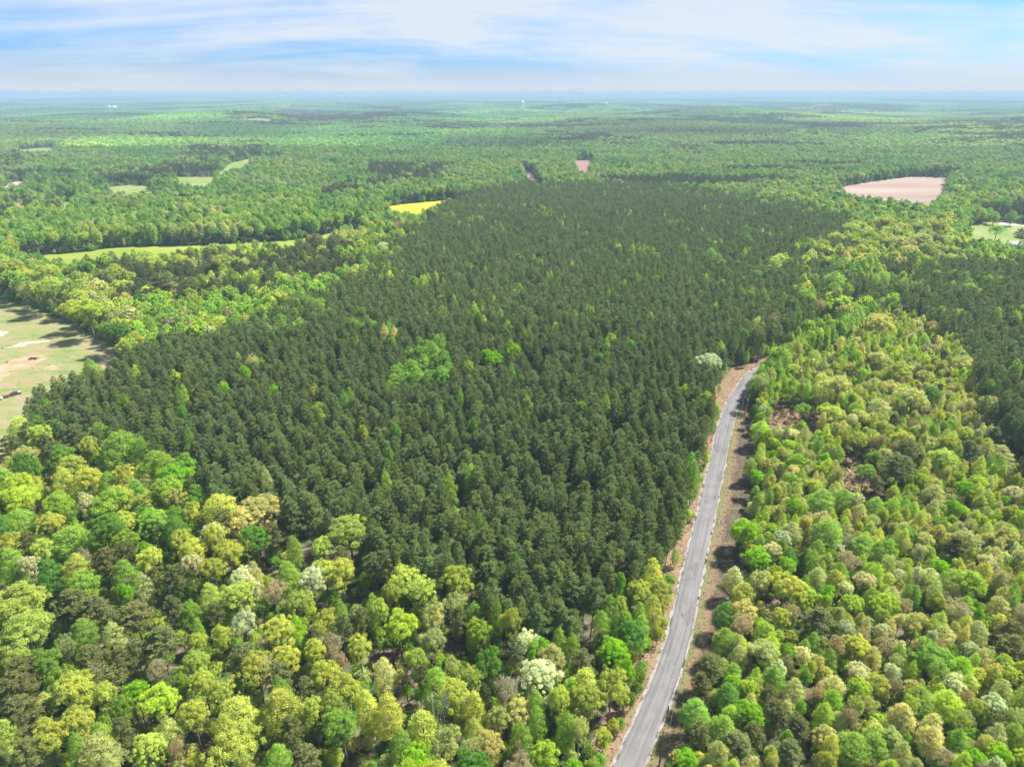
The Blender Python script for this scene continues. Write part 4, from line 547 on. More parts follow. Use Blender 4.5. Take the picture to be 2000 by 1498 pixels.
M_LAWN = ground_mat("lawn_grass", [(0.35, (0.119, 0.172, 0.039)), (0.55, (0.172, 0.214, 0.066)), (0.7, (0.224, 0.235, 0.096))], 0.03)
M_DIRT = ground_mat("dirt_road_soil", [(0.35, (0.315, 0.238, 0.182)), (0.65, (0.406, 0.350, 0.294))], 0.1)
M_DRIVE = ground_mat("grey_driveway", [(0.35, (0.252, 0.252, 0.259)), (0.65, (0.308, 0.308, 0.315))], 0.2)
FIELDS = []
def field(name, poly, mat, dz=0.05, **kk):
    FIELDS.append(poly); return sheet(name, poly, mat, dz, **kk)
field("pasture_field", FIELD_A, M_FA)
for q, mt in ((DIRT_A1, M_SOIL), (DIRT_A3, M_PALE), (DIRT_A4, M_SOIL), (DIRT_A5, M_RED)):
    sheet("bare_soil_patch_ground", q, mt, 0.06, step=0.8, jit=0.55)
sheet("bare_soil_patch_ground", DIRT_A2, M_PALE, 0.06, step=0.6, jit=0.4)
field("meadow_field", FIELD_B, M_GRASSB); field("flower_field", FIELD_C, M_YEL)
field("ploughed_field", FIELD_D, M_PLOUGH); field("small_ploughed_field", FIELD_E, M_PLOUGH2); field("small_ploughed_field", FIELD_F, M_PLOUGH2)
field("lawn", LAWN_G, M_LAWN); sheet("driveway_road", DRIVE_G, M_DRIVE, 0.09, step=2, jit=0.1); sheet("dirt_track_road", DIRT_G, M_DIRT, 0.09, step=2, jit=0.4)
for q in (LAWN_H1, LAWN_H2, LAWN_H3, LAWN_H4, LAWN_H5, LAWN_H6, LAWN_I): field("clearing_lawn", q, M_LAWN)
for q in (DIRT_H1, DIRT_H2): field("dirt_track_road", q, M_DIRT)
M_CLEAR = ground_mat("brushy_clay", [(0.34, (0.075, 0.055, 0.035)), (0.46, (0.13, 0.085, 0.055)), (0.56, (0.20, 0.105, 0.065)), (0.68, (0.24, 0.16, 0.11))], 0.35, [(0.3, (0.07, 0.085, 0.03)), (0.7, (0.14, 0.14, 0.06))], fine=3.0, bump=0.9)
for q in (CLEAR_1, CLEAR_2, CLEAR_3): sheet("clearing_ground", q, M_CLEAR, 0.06, step=1.0, jit=0.7)
CLEARS = [CLEAR_1, CLEAR_2, CLEAR_3]
sheet("cut_bank_ground", CUTBANK, M_RED, 0.06, step=1.0, jit=0.3)

# ------------------------------------------------------------------ road, shoulders and verges (with a slight camber and ditch)
def strip(name, offs, zs, mat, kind='structure', i0=0, i1=None, fray=0.0, seed=0):
    """offs: list of offset arrays/numbers from the centreline, zs the heights"""
    g = np.random.default_rng(seed)
    P = RP[i0:i1]; Nn = RNn[i0:i1]; n = len(P)
    cols = []; s = np.arange(n) * 1.5
    for j, (o_, z) in enumerate(zip(offs, zs)):
        o_ = np.broadcast_to(o_, (n,)) * 1.0
        if fray and j in (0, len(offs) - 1):
            o_ = o_ + np.interp(s, np.arange(0, s[-1] + 1, 1.1), g.normal(size=len(np.arange(0, s[-1] + 1, 1.1)))) * fray
        cols.append(np.c_[P + Nn * o_[:, None], np.broadcast_to(z, (n,))])
    A = np.stack(cols, 1)
    me = grid_mesh(name, A[:, :, 0], A[:, :, 1], A[:, :, 2])
    uv = me.attributes.new('across', 'FLOAT', 'POINT')
    uv.data.foreach_set('value', np.stack([np.broadcast_to(o_, (n,)) for o_ in offs], 1).astype(np.float32).ravel())
    uv = me.attributes.new('along', 'FLOAT', 'POINT')
    uv.data.foreach_set('value', np.repeat(s, len(offs)).astype(np.float32))
    if me.polygons[0].normal.z < 0: me.flip_normals()
    o = obj(name, me, mat); tag(o, kind=kind); return o
def attr(k, name): return k.n('ShaderNodeAttribute', attribute_type='GEOMETRY', attribute_name=name).outputs['Fac']
m, t = newmat("worn_asphalt"); k = T(t)
ac, al = attr(k, 'across'), attr(k, 'along')
pos = k.n('ShaderNodeNewGeometry').outputs['Position']
vec = k.n('ShaderNodeCombineXYZ', {0: ac, 1: k.m('MULTIPLY', al, 0.018), 2: 0.0}).outputs[0]
streak = k.noise(2.4, 6, 0.65, vec)
wear = k.ramp(streak, [(0.34, (0.110, 0.106, 0.106)), (0.5, (0.138, 0.133, 0.132)), (0.66, (0.164, 0.158, 0.156))])
# four wheel paths, a touch darker
wp = k.m('ABSOLUTE', k.m('SUBTRACT', k.m('ABSOLUTE', k.m('SUBTRACT', k.m('ABSOLUTE', ac), 1.25)), 0.0), 0)
wheel = k.ramp(wp, [(0.0, (0.84, 0.84, 0.85)), (0.42, (1.0, 1.0, 1.0)), (0.8, (1.04, 1.03, 1.02))])
c = k.mix(1.0, wear, wheel, 'MULTIPLY')
blot = k.ramp(k.noise(0.22, 6, 0.7, pos), [(0.35, (0.88, 0.88, 0.89)), (0.6, (1.05, 1.05, 1.04))])
c = k.mix(1.0, c, blot, 'MULTIPLY')
grain = k.noise(14, 4, 0.8, pos)
c = k.mix(1.0, c, k.ramp(grain, [(0.3, (0.85, 0.85, 0.85)), (0.7, (1.12, 1.12, 1.12))]), 'MULTIPLY')
pat = k.ramp(k.noise(0.085, 3, 0.4, k.n('ShaderNodeCombineXYZ', {0: k.m('MULTIPLY', ac, 3.0), 1: al, 2: 0.0}).outputs[0]), [(0.60, (1, 1, 1)), (0.615, (0.80, 0.80, 0.81))])
c = k.mix(1.0, c, pat, 'MULTIPLY')
edge = k.ramp(k.n('ShaderNodeMapRange', {'Value': k.m('ABSOLUTE', ac), 'From Min': 2.0, 'From Max': 2.5}).outputs[0], [(0.0, (1, 1, 1)), (1.0, (0.82, 0.81, 0.80))])
c = k.mix(1.0, c, edge, 'MULTIPLY')
k.out(k.bsdf(c, 0.85, 0.3, k.bump(grain, 0.25, 0.02)))
M_ROAD = m
strip("road", [-2.5, -1.25, 0, 1.25, 2.5], [0.10, 0.125, 0.14, 0.125, 0.10], M_ROAD)
M_SHO = ground_mat("pale_gravel", [(0.3, (0.13, 0.11, 0.095)), (0.45, (0.20, 0.175, 0.155)), (0.6, (0.27, 0.245, 0.225)), (0.75, (0.33, 0.31, 0.285))], 0.5, fine=6.0)
strip("gravel_shoulder_road", [-3.15, -2.8, -2.47], [0.075, 0.085, 0.09], M_SHO, fray=0.24, seed=1)
strip("gravel_shoulder_road", [2.47, 2.7, 2.95], [0.09, 0.085, 0.075], M_SHO, fray=0.28, seed=2)
yy = RP[:, 1]
WL = np.interp(yy, [50, 240, 262, 292, 312, 360], [2.6, 2.6, 6.0, 8.5, 2.0, 1.5])          # verge width, left
WR = np.interp(yy, [50, 100, 118, 135, 225, 262, 290], [4.2, 4.2, 6.2, 9.6, 9.6, 7.0, 4.0])
M_VL = ground_mat("left_verge_clay", [(0.32, (0.10, 0.085, 0.045)), (0.42, (0.185, 0.115, 0.07)), (0.56, (0.225, 0.145, 0.10)), (0.68, (0.135, 0.09, 0.06))], 0.22, [(0.3, (0.10, 0.095, 0.045)), (0.7, (0.20, 0.17, 0.085))], bump=0.7)
strip("verge_ground", [-3.3 - WL - 2.5, -3.3 - WL * 0.6, -4.4, -3.2], [0.05, 0.03, 0.045, 0.06], M_VL, seed=3)
# right verge: clay lip, ditch, dead grass
m, t = newmat("right_verge_dead_grass"); k = T(t)
ac, al = attr(k, 'across'), attr(k, 'along')
pos = k.n('ShaderNodeNewGeometry').outputs['Position']
wob = k.m('ADD', ac, k.m('MULTIPLY', k.m('SUBTRACT', k.noise(0.09, 6, 0.65, pos), 0.5), 6.5))
base = k.ramp(k.n('ShaderNodeMapRange', {'Value': wob, 'From Min': 2.5, 'From Max': 14}).outputs[0],
    [(0.06, (0.120, 0.115, 0.05)), (0.16, (0.14, 0.115, 0.062)), (0.25, (0.165, 0.108, 0.07)), (0.36, (0.085, 0.060, 0.043)), (0.48, (0.095, 0.074, 0.052)), (0.75, (0.085, 0.066, 0.050))])
gr = k.noise(1.6, 6, 0.75, pos)
c = k.mix(1.0, base, k.ramp(gr, [(0.28, (0.55, 0.55, 0.55)), (0.5, (1.0, 1.0, 1.0)), (0.72, (1.6, 1.55, 1.45))]), 'MULTIPLY')
c = k.mix(k.ramp(k.noise(0.35, 6, 0.7, pos), [(0.56, (0, 0, 0)), (0.66, (0.7, 0.7, 0.7))]), c, (0.14, 0.17, 0.05))
k.out(k.bsdf(c, 0.95, 0.1, k.bump(gr, 0.8, 0.25)))
strip("verge_ground", [2.9, 4.2, 5.0, 5.6, 7.4, 3.2 + WR * 1.0 + 0.5, 3.2 + WR + 3.5], [0.06, 0.04, -0.012, 0.03, 0.06, 0.05, 0.03], m, seed=4)
# thin dark strips just above the asphalt: a line across, short marks along
def dark_strip(pts, wd, z=0.150):
    me = bpy.data.meshes.new("dark_strip_road"); V = []; F = []
    for i, (x, y) in enumerate(pts):
        a = pts[min(i + 1, len(pts) - 1)]; b = pts[max(i - 1, 0)]
        dx, dy = a[0] - b[0], a[1] - b[1]; l = math.hypot(dx, dy); nx, ny = -dy / l * wd / 2, dx / l * wd / 2
        V += [(x + nx, y + ny, z), (x - nx, y - ny, z)]
        if i: F.append((2 * i - 2, 2 * i - 1, 2 * i + 1, 2 * i))
    me.from_pydata(V, [], F); me.update()
    if me.polygons[0].normal.z < 0: me.flip_normals()
    tag(obj("dark_strip_road", me, M_DARKSTRIP), kind='structure')
M_DARKSTRIP = simple("dark_strip", (0.05, 0.05, 0.05), (0.09, 0.09, 0.09), 2)
dark_strip([(45.4, 147.2), (46.2, 147.5), (47.0, 147.55), (47.8, 147.7), (48.7, 147.9), (49.6, 148.0)], 0.12)
dark_strip([(42.35, 133.6), (42.4, 134.1), (42.42, 134.7)], 0.34); dark_strip([(42.5, 136.6), (42.55, 137.0)], 0.3)
m_line = simple("pale_patch_line", (0.55, 0.52, 0.48), (0.62, 0.58, 0.54), 3)
# ------------------------------------------------------------------ where trees may stand
VER_L = lambda y: np.interp(y, [50, 240, 262, 292, 312, 360], [5.6, 5.0, 8.0, 11.0, 4.4, 4.0])
VER_R = lambda y: np.interp(y, [50, 100, 118, 135, 225, 262, 290], [8.3, 8.3, 10.0, 13.2, 13.0, 8.5, 5.0])
def free(x, y, extra=0.0):
    s = road_side(x, y)
    ok = ~((s < VER_R(y) + extra) & (s > -(VER_L(y) + extra)))
    for f in FIELDS + CLEARS: ok &= ~inside(f, x, y)
    return ok
def in_view(x, y, z=10.0, m=45.0):
    c, s_ = math.cos(PITCH), math.sin(PITCH)
    dep = y * c + (H - z) * s_
    return (np.abs(x) < 0.765 * dep + m) & (y > 40)
def jgrid(x0, x1, y0, y1, s, g, j=0.42):
    nx = int((x1 - x0) / s); ny = int((y1 - y0) / (s * 0.87))
    X, Y = np.meshgrid(np.arange(nx) * s + x0, np.arange(ny) * s * 0.87 + y0)
    X = X + (np.arange(ny) % 2)[:, None] * s * 0.5
    X = X + g.uniform(-j, j, X.shape) * s; Y = Y + g.uniform(-j, j, Y.shape) * s
    return X.ravel(), Y.ravel()
STANDP = STAND + STAND_NEAR
CR = np.array([(c[0], c[1], c[2]) for c in CROWNS])
def clear_of_crowns(x, y, r, f=0.72):
    ok = np.ones(len(x), bool)
    idx = np.where(y < 760)[0]
    for c in np.array_split(idx, max(1, len(idx) // 3000)):
        if len(c) == 0: continue
        d = np.hypot(x[c][:, None] - CR[None, :, 0], y[c][:, None] - CR[None, :, 1])
        rr_ = (np.broadcast_to(r, x.shape)[c][:, None] + CR[None, :, 2]) * f
        ok[c] = ~(d < rr_).any(1)
    return ok
g = np.random.default_rng(4)
STANDP_ = STAND + STAND_NEAR
TREES = []     # (x, y, R, h, type, stand?)
for (x, y, r, h, typ) in CROWNS:
    in_st = bool(inside(STANDP_, x, y))
    if in_st:
        r *= 1.12
        if typ == 'G': typ = 'N'
    h = max(h, 2.4 * r + 2.5) if not in_st else 16.2 + 3.4 * ((x * 7.3 + y * 3.1) % 1.0)
    TREES.append((x, y, r, h, typ, 0))
g = np.random.default_rng(21)
FAR = 1500.0
def dark_mask(x, y):
    d = np.zeros(len(x), bool); r_ = 10 + np.hypot(x, y) * 0.022
    x, y = x + r_ * wnoise(x, y, 90, 1) , y + r_ * 1.4 * wnoise(x, y, 70, 6)
    for q in DARK: d |= inside(q, x, y)
    return d
def pick(g, n, table):
    ks = list(table); p = np.array([table[q] for q in ks], float); p /= p.sum()
    return np.array(ks)[g.choice(len(ks), n, p=p)]
def pick_patchy(g, x, y, table, scale, seed, order='DSBGLVYTEWP', loc=0.6):
    ks = [q for q in order if q in table]; p = np.array([table[q] for q in ks], float); p = np.cumsum(p / p.sum())
    n = wnoise(x, y, scale, seed); r = n.argsort().argsort() / max(1, len(x) - 1)
    u = np.where(g.uniform(size=len(x)) < loc, np.clip(r + g.normal(size=len(x)) * .10, 0, 0.9999), g.uniform(size=len(x)))
    return np.array(ks)[np.searchsorted(p, u, side='right').clip(0, len(ks) - 1)]
# plantation pines: close, slightly irregular rows
x, y = jgrid(-260, 560, 70, 930, 4.05, g, 0.46)
wa = np.clip((y - 230) / 250, 0, 1) * 13; wx, wy = x + wa * wnoise(x, y, 52, 12), y + wa * 1.6 * wnoise(x, y, 44, 15)
msk = (inside(STANDP, wx, wy) | inside(PINES_EAST, wx, wy)) & free(x, y) & in_view(x, y)
msk &= clear_of_crowns(x, y, 1.6, 0.86)
msk &= ~((wnoise(x, y, 60, 2) > 0.93) & (g.uniform(size=len(x)) < 0.5))
hwn = lambda p, q: float(wnoise(p, q, 75, 19))
x, y = x[msk], y[msk]
for a, b in zip(x, y):
    hw = 0.010 + (0.22 if hwn(a, b) > 0.86 else 0) * min(1, max(0, (b - 200) / 200)) + (0.45 if (a > 210 and b < 520 and hwn(a + 300, b) > .55) else 0)
    if g.uniform() < hw: TREES.append((a, b, g.uniform(1.7, 3.0), g.uniform(15.5, 18.8), 'NGVYGG'[g.integers(6)], 0))
    else: TREES.append((a, b, g.uniform(1.8, 2.95), g.uniform(14.2, 18.6), 'S', 1))
# scattered hardwoods showing in the stand
ex = inside(STANDP, *[np.array(q) for q in (CR[:, 0], CR[:, 1])])
# tall fresh green row on the inner side of the bend: the road goes out of sight behind it
bend = np.where((RP[:, 1] > 262) & (RP[:, 1] < 372))[0]
for q in bend[::2]:
    for off, hh in ((6.6, 10.0), (9.6, 14.0), (13.2, 15.5)):
        p = RP[q] + RNn[q] * (off + g.uniform(-1, 1)); 
        TREES.append((float(p[0]), float(p[1]), g.uniform(1.9, 3.0), hh * g.uniform(.88, 1.12), 'GGGBVGE'[g.integers(7)], 0))
# near left woods
x, y = jgrid(-330, 120, 45, 230, 5.2, g)
side = road_side(x, y)
msk = (side < 0) & ~inside(STANDP, x, y) & free(x, y) & in_view(x, y) & (y < 230) & clear_of_crowns(x, y, 3.0, 0.66)
x, y = x[msk], y[msk]
ty = pick_patchy(g, x, y, dict(Y=.36, D=.17, G=.18, V=.12, E=.07, W=.02, P=.03, B=.02, T=.04), 55, 4)
for a, b, q in zip(x, y, ty): TREES.append((a, b, g.uniform(2.3, 4.2) * (0.8 if q == 'D' else 1), g.uniform(12, 17.5), q, 0))
# young right woods
x, y = jgrid(10, 640, 45, 480, 3.4, g)
side = road_side(x, y)
msk = inside(RIGHT_WOODS, x, y) & (side > 0) & ~inside(STANDP, x, y) & free(x, y, 0.0) & in_view(x, y) & clear_of_crowns(x, y, 1.7, 0.66)
x, y = x[msk], y[msk]
ty = pick_patchy(g, x, y, dict(Y=.28, T=.19, V=.18, G=.12, L=.03, W=.075, E=.14, P=.04, D=.015), 48, 7, order='DLGVYTEWP', loc=.32)
for a, b, q in zip(x, y, ty): TREES.append((a, b, g.uniform(1.15, 2.2), g.uniform(6.0, 11.5), q, 0))
# middle distance
x, y = jgrid(-1500, 1500, 150, 1550, 6.7, g)
side = road_side(x, y)
wa = np.clip((y - 230) / 250, 0, 1) * 13; wx, wy = x + wa * wnoise(x, y, 52, 12), y + wa * 1.6 * wnoise(x, y, 44, 15)
msk = ~inside(STANDP, wx, wy) & ~inside(PINES_EAST, wx, wy) & ~inside(RIGHT_WOODS, x, y) & free(x, y) & in_view(x, y) & ((y > 230) | (side > 0)) & clear_of_crowns(x, y, 3.2, 0.66)
x, y = x[msk], y[msk]
dk = dark_mask(x, y)
yo = inside(YELLOW_OAKS, x, y) | inside(OAKS_WEST, x, y)
gw = inside(GREEN_WEST, x, y)
n_ = len(x)
tg = pick_patchy(g, x, y, dict(B=.10, G=.54, V=.08, Y=.15, T=.03, E=.10), 170, 10, loc=.55)
tyo = pick(g, n_, dict(Y=.50, T=.15, G=.18, V=.08, D=.09))
tgw = pick(g, n_, dict(G=.74, Y=.08, E=.06, V=.04, B=.06, P=.02))
nz = wnoise(x, y, 260, 5)
tt = np.where(dk & (g.uniform(size=n_) < .86), np.where(g.uniform(size=n_) < .4, 'D', 'S'), np.where(yo, tyo, np.where(gw, tgw, tg)))
tt = np.where((nz > 0.84) & ~yo & ~gw & (y < 1200), 'S', tt)
warm = wnoise(x, y, 420, 9) > 0.45
tt = np.where(warm & (tt == 'G') & (g.uniform(size=n_) < 0.4), 'Y', tt)
for a, b, q in zip(x, y, tt): TREES.append((a, b, g.uniform(2.5, 5.0 if g.uniform() < .75 else 6.8) * (0.75 if q in 'DS' else 1), g.uniform(12.5, 19), q, 0))
print("trees", len(TREES))

def choose(typ, g, near, small=False):
    if typ in ('S', 'D'):
        if not near: return PINE1[g.integers(len(PINE1))]
        return PINE0[g.integers(len(PINE0))] if typ == 'S' else (WPINE0 + PINE0[:1])[g.integers(4)]
    if typ in ('P', 'E') and near and (typ == 'P' or g.uniform() < .55): return SPARSE0[g.integers(len(SPARSE0))]
    if typ in 'YVTEG' and small and g.uniform() < .55: return (TALL0 if near else TALL1)[g.integers(4 if near else 3)]
    tall = {'G': .62, 'N': .35, 'B': .6, 'E': .4, 'L': .12, 'V': .15, 'Y': .12, 'T': .2, 'P': .3, 'W': .0}[typ]
    if g.uniform() < tall: return (TALL0 if near else TALL1)[g.integers(4 if near else 3)]
    return (ROUND0 if near else ROUND1)[g.integers(6 if near else 4)]

arr = []
for i, (x, y, r, h, typ, st) in enumerate(TREES):
    d = math.sqrt(x * x + y * y + 105 * 105)
    arr.append((d, i))
arr.sort()
QUOTA = {'pine_tree': 300, 'oak_tree': 300, 'broadleaf_tree': 300, 'budding_tree': 120, 'blossoming_tree': 90}
NAME = {'Y': 'oak_tree', 'V': 'oak_tree', 'T': 'oak_tree', 'G': 'broadleaf_tree', 'N': 'broadleaf_tree', 'L': 'broadleaf_tree', 'B': 'broadleaf_tree', 'P': 'budding_tree', 'E': 'budding_tree', 'W': 'blossoming_tree', 'D': 'pine_tree', 'S': 'pine_tree'}
LOOK = {'Y': 'yellow-green', 'V': 'bright yellow-green', 'L': 'vivid lime green', 'G': 'fresh green', 'N': 'bright fresh green', 'B': 'deep green', 'T': 'straw-coloured', 'E': 'pale thin-leaved', 'P': 'pinkish-brown budding', 'W': 'cream-white blossoming', 'D': 'dark olive', 'S': 'dark green'}
GROUP = {'oak_tree': 'yellow-green crowned trees of the mixed woods', 'broadleaf_tree': 'green leafy trees of the mixed woods', 'budding_tree': 'thin-leaved trees just coming into leaf', 'blossoming_tree': 'cream-white trees in blossom', 'pine_tree': 'dark pines of the stand and woods'}
TEN = ['the very edge', 'a tenth', 'a fifth', 'three tenths', 'two fifths', 'halfway', 'three fifths', 'seven tenths', 'four fifths', 'nine tenths', 'the far edge']
def screen(x, y, z):
    c, s_ = math.cos(PITCH), math.sin(PITCH)
    dep = y * c + (H - z) * s_
    return 0.5 + 1333 * x / dep / 2000, 0.5 + 1333 * ((H - z) * c - y * s_) / dep / 1498
count = {q: 0 for q in QUOTA}
INDIV = []; STUFF = []
listed = set(range(len(CROWNS)))
# the traced crowns come first, then the nearest of the rest, until each kind's share is full
order = [i for d, i in arr if i in listed] + [i for d, i in arr if i not in listed]
for i in order:
    x, y, r, h, typ, st = TREES[i]; nm = NAME[typ]
    sx, sy = screen(x, y, h * 0.8)
    if count[nm] < QUOTA[nm] and -0.01 < sx < 1.01 and -0.02 < sy < 1.03:
        count[nm] += 1; INDIV.append(i)
    else: STUFF.append(i)
print(count)
# labels: look, neighbour, place in the photograph; clashes told apart by left/right order
info = []
marks = [(screen(TREES[i][0], TREES[i][1], TREES[i][3] * .8), TREES[i][4], i) for i in INDIV if TREES[i][4] in 'WLPB']
mk = np.array([q[0] for q in marks])
def place(sx, sy):
    a = int(round(min(max(sx, 0), 1) * 10)); b = int(round(min(max(sy, 0), 1) * 10))
    return {0: 'at the very left edge', 10: 'at the very right edge', 5: 'halfway across'}.get(a, TEN[a] + ' across'), {10: 'at the very bottom', 5: 'halfway down'}.get(b, TEN[b] + ' down')
ONES = 'zero one two three four five six seven eight nine ten eleven twelve thirteen fourteen fifteen sixteen seventeen eighteen nineteen'.split()
TENS = '0 0 twenty thirty forty fifty sixty seventy eighty ninety'.split()
def pct(v):
    n = int(round(min(max(v, 0), 0.99) * 100))
    return ONES[n] if n < 20 else TENS[n // 10] + ('-' + ONES[n % 10] if n % 10 else '')
labels = {}
for i in INDIV:
    x, y, r, h, typ, st = TREES[i]; sx, sy = screen(x, y, h * 0.8)
    size = ('slim ' if r < 2.35 else 'broad ' if r > 2.7 else '') if typ == 'S' else ('big ' if r > 4.6 else ('small ' if r < 2.0 else 'middling ' if r < 3.0 else ''))
    kindw = {'oak_tree': 'broadleaf', 'broadleaf_tree': 'broadleaf', 'budding_tree': 'tree', 'blossoming_tree': 'tree', 'pine_tree': 'pine'}[NAME[typ]]
    near = ''
    if True:
        dd = np.hypot(mk[:, 0] - sx, (mk[:, 1] - sy) * .75); o_ = np.argsort(dd)
        for q in o_[:4]:
            if marks[q][2] == i or dd[q] > 0.045: continue
            if marks[q][1] == typ: continue
            dx, dy = sx - mk[q][0], (sy - mk[q][1]) * .75
            rel = ('right of' if dx > 0 else 'left of') if abs(dx) > abs(dy) else ('below' if dy > 0 else 'above')
            near = rel + ' a ' + {'W': 'white one', 'L': 'lime one', 'P': 'brown one', 'B': 'deep green one'}[marks[q][1]]
            break
        if not near: near = 'in the pine stand' if st == 1 else 'right of the road' if road_side(np.array([x]), np.array([y]))[0] > 0 and y < 300 else ('in the near woods' if y < 170 else 'beyond the near woods')
    a, b = place(sx, sy)
    if st == 1:
        near = 'in the stand'; a, b = pct(sx) + ' percent across', pct(sy) + ' percent down'
    labels[i] = [size + LOOK[typ] + ' ' + kindw, near, a, b, sx, sy]
cl_ = {}
for i, q in labels.items(): cl_.setdefault((q[0], q[1], q[2], q[3]), []).append(i)
LABEL = {}
for key, ii in cl_.items():
    ii.sort(key=lambda i: labels[i][4])
    ords = {1: [''], 2: ['left-hand ', 'right-hand '], 3: ['leftmost ', 'middle ', 'rightmost ']}.get(len(ii))
    if len(ii) > 3:
        for i in ii:
            LABEL[i] = key[0] + ' ' + key[1] + ', ' + pct(labels[i][4]) + ' percent across, ' + pct(labels[i][5]) + ' down'
            if len(LABEL[i].split()) > 16: LABEL[i] = key[0] + ', ' + pct(labels[i][4]) + ' percent across, ' + pct(labels[i][5]) + ' down'
        continue
    if ords is None:
        hi = sorted(ii[1:-1], key=lambda i: labels[i][5]); ords = ['leftmost ']
        for i in ii[1:-1]: ords.append('highest ' if i == hi[0] else 'lowest ' if i == hi[-1] else 'inner ')
        ords.append('rightmost ')
    for o_, i in zip(ords, ii):
        t_ = o_ + key[0] + ' ' + key[1] + ', ' + key[2] + ', ' + key[3]
        if len(t_.split()) > 16: t_ = t_.replace('the very ', 'the ')
        if len(t_.split()) > 16: t_ = o_ + key[0] + ', ' + key[2] + ', ' + key[3]
        LABEL[i] = t_
same = {}
for i, t_ in LABEL.items(): same.setdefault(t_, []).append(i)
for t_, ii in same.items():
    if len(ii) == 2:
        ii.sort(key=lambda i: labels[i][5])
        for i, w_ in zip(ii, ('farther ', 'nearer ')):
            q = w_ + t_
            LABEL[i] = q if len(q.split()) <= 16 else q.replace(' percent', '')
for n_i, i in enumerate(INDIV):
    x, y, r, h, typ, st = TREES[i]; nm = NAME[typ]
    gg = np.random.default_rng(1000 + i)
    f = choose(typ, gg, True, r < 2.6)
    c = vary(COLS[typ], gg, 0.19 if typ == 'S' else 0.16)
    e = empty(nm, (x, y, float(terrain(x, y))), gg.uniform(0, 6.28), (r / f['R'], r / f['R'], h / f['h']))
    tag(e, LABEL[i], 'tree', GROUP[nm])
    e.rotation_euler[0] = gg.normal() * 0.03
    tk = bpy.data.objects.new('trunk', f['trunk']); tk.parent = e; col.objects.link(tk)
    cr = bpy.data.objects.new('crown', f['crown']); cr.parent = e; cr['leaf_colour'] = [float(q) for q in c]; col.objects.link(cr)
# a dead pale tree and a few more
for (x, y, h, lab) in ((-14.2, 93.5, 15.5, 'bare white dead tree with forked limbs among the near crowns'), (-2, 101, 12, 'small bare grey tree between near crowns left of the road'), (-52, 104, 14, 'tall thin bare grey tree among dark pines of the near woods')):
    f = SNAG0[int(x) % 2]
    e = empty('dead_tree', (x, y, 0), x, (0.8, 0.8, h / 19)); tag(e, lab, 'tree', 'bare dead trees in the near woods')
    o = obj('trunk', f['trunk'], None, e)

# ------------------------------------------------------------------ masses: geometry nodes scatter
def library(name, meshes):
    c = bpy.data.collections.new(name)
    for i, me in enumerate(meshes):
        o = bpy.data.objects.new("%s_%02d" % (name, i), me); o['kind'] = 'stuff'; c.objects.link(o)
    return c
def scatter(name, P, rot, scl, idx, cols_, coll, label):
    n = len(P)
    me = bpy.data.meshes.new(name + "_points"); me.vertices.add(n); me.vertices.foreach_set('co', np.asarray(P, np.float32).ravel())
    def at(nm, ty, data, key='vector'):
        a = me.attributes.new(nm, ty, 'POINT'); a.data.foreach_set(key, np.ascontiguousarray(data).ravel())
    at('rot', 'FLOAT_VECTOR', np.asarray(rot, np.float32)); at('scl', 'FLOAT_VECTOR', np.asarray(scl, np.float32))
    at('idx', 'INT', np.asarray(idx, np.int32), 'value'); at('leaf_colour', 'FLOAT_VECTOR', np.asarray(cols_, np.float32))
    me.update()
    ng = bpy.data.node_groups.new(name + "_nodes", 'GeometryNodeTree')
    ng.interface.new_socket("Geometry", in_out='INPUT', socket_type='NodeSocketGeometry'); ng.interface.new_socket("Geometry", in_out='OUTPUT', socket_type='NodeSocketGeometry')
    nn = ng.nodes; ll = ng.links
    gi = nn.new('NodeGroupInput'); go = nn.new('NodeGroupOutput')
    ci = nn.new('GeometryNodeCollectionInfo'); ci.inputs[0].default_value = coll; ci.inputs['Separate Children'].default_value = True; ci.inputs['Reset Children'].default_value = True
    mp_ = nn.new('GeometryNodeMeshToPoints'); ll.new(gi.outputs[0], mp_.inputs[0])
    iop = nn.new('GeometryNodeInstanceOnPoints'); ll.new(mp_.outputs[0], iop.inputs['Points']); ll.new(ci.outputs[0], iop.inputs['Instance']); iop.inputs['Pick Instance'].default_value = True
    def na(nm, dt):
        a = nn.new('GeometryNodeInputNamedAttribute'); a.data_type = dt; a.inputs[0].default_value = nm; return a.outputs[0]
    ll.new(na('idx', 'INT'), iop.inputs['Instance Index'])
    e2r = nn.new('FunctionNodeEulerToRotation'); ll.new(na('rot', 'FLOAT_VECTOR'), e2r.inputs[0]); ll.new(e2r.outputs[0], iop.inputs['Rotation'])
    ll.new(na('scl', 'FLOAT_VECTOR'), iop.inputs['Scale'])
    ll.new(iop.outputs[0], go.inputs[0])
    o = bpy.data.objects.new(name, me); col.objects.link(o)
    md = o.modifiers.new('scatter', 'NODES'); md.node_group = ng
    tag(o, label, None, None, 'stuff')
    return o
near_forms = ROUND0 + SPARSE0 + TALL0 + PINE0 + WPINE0
far_forms = ROUND1 + TALL1 + PINE1
all_forms = near_forms + far_forms
fidx = {f['name']: i for i, f in enumerate(all_forms)}
LIB = library("tree", [f['joined'] for f in all_forms])
FARTONE = lambda y: 1 + (np.array([0.68, 0.79, 1.02]) - 1) * min(1.0, (y - 420) / 500)
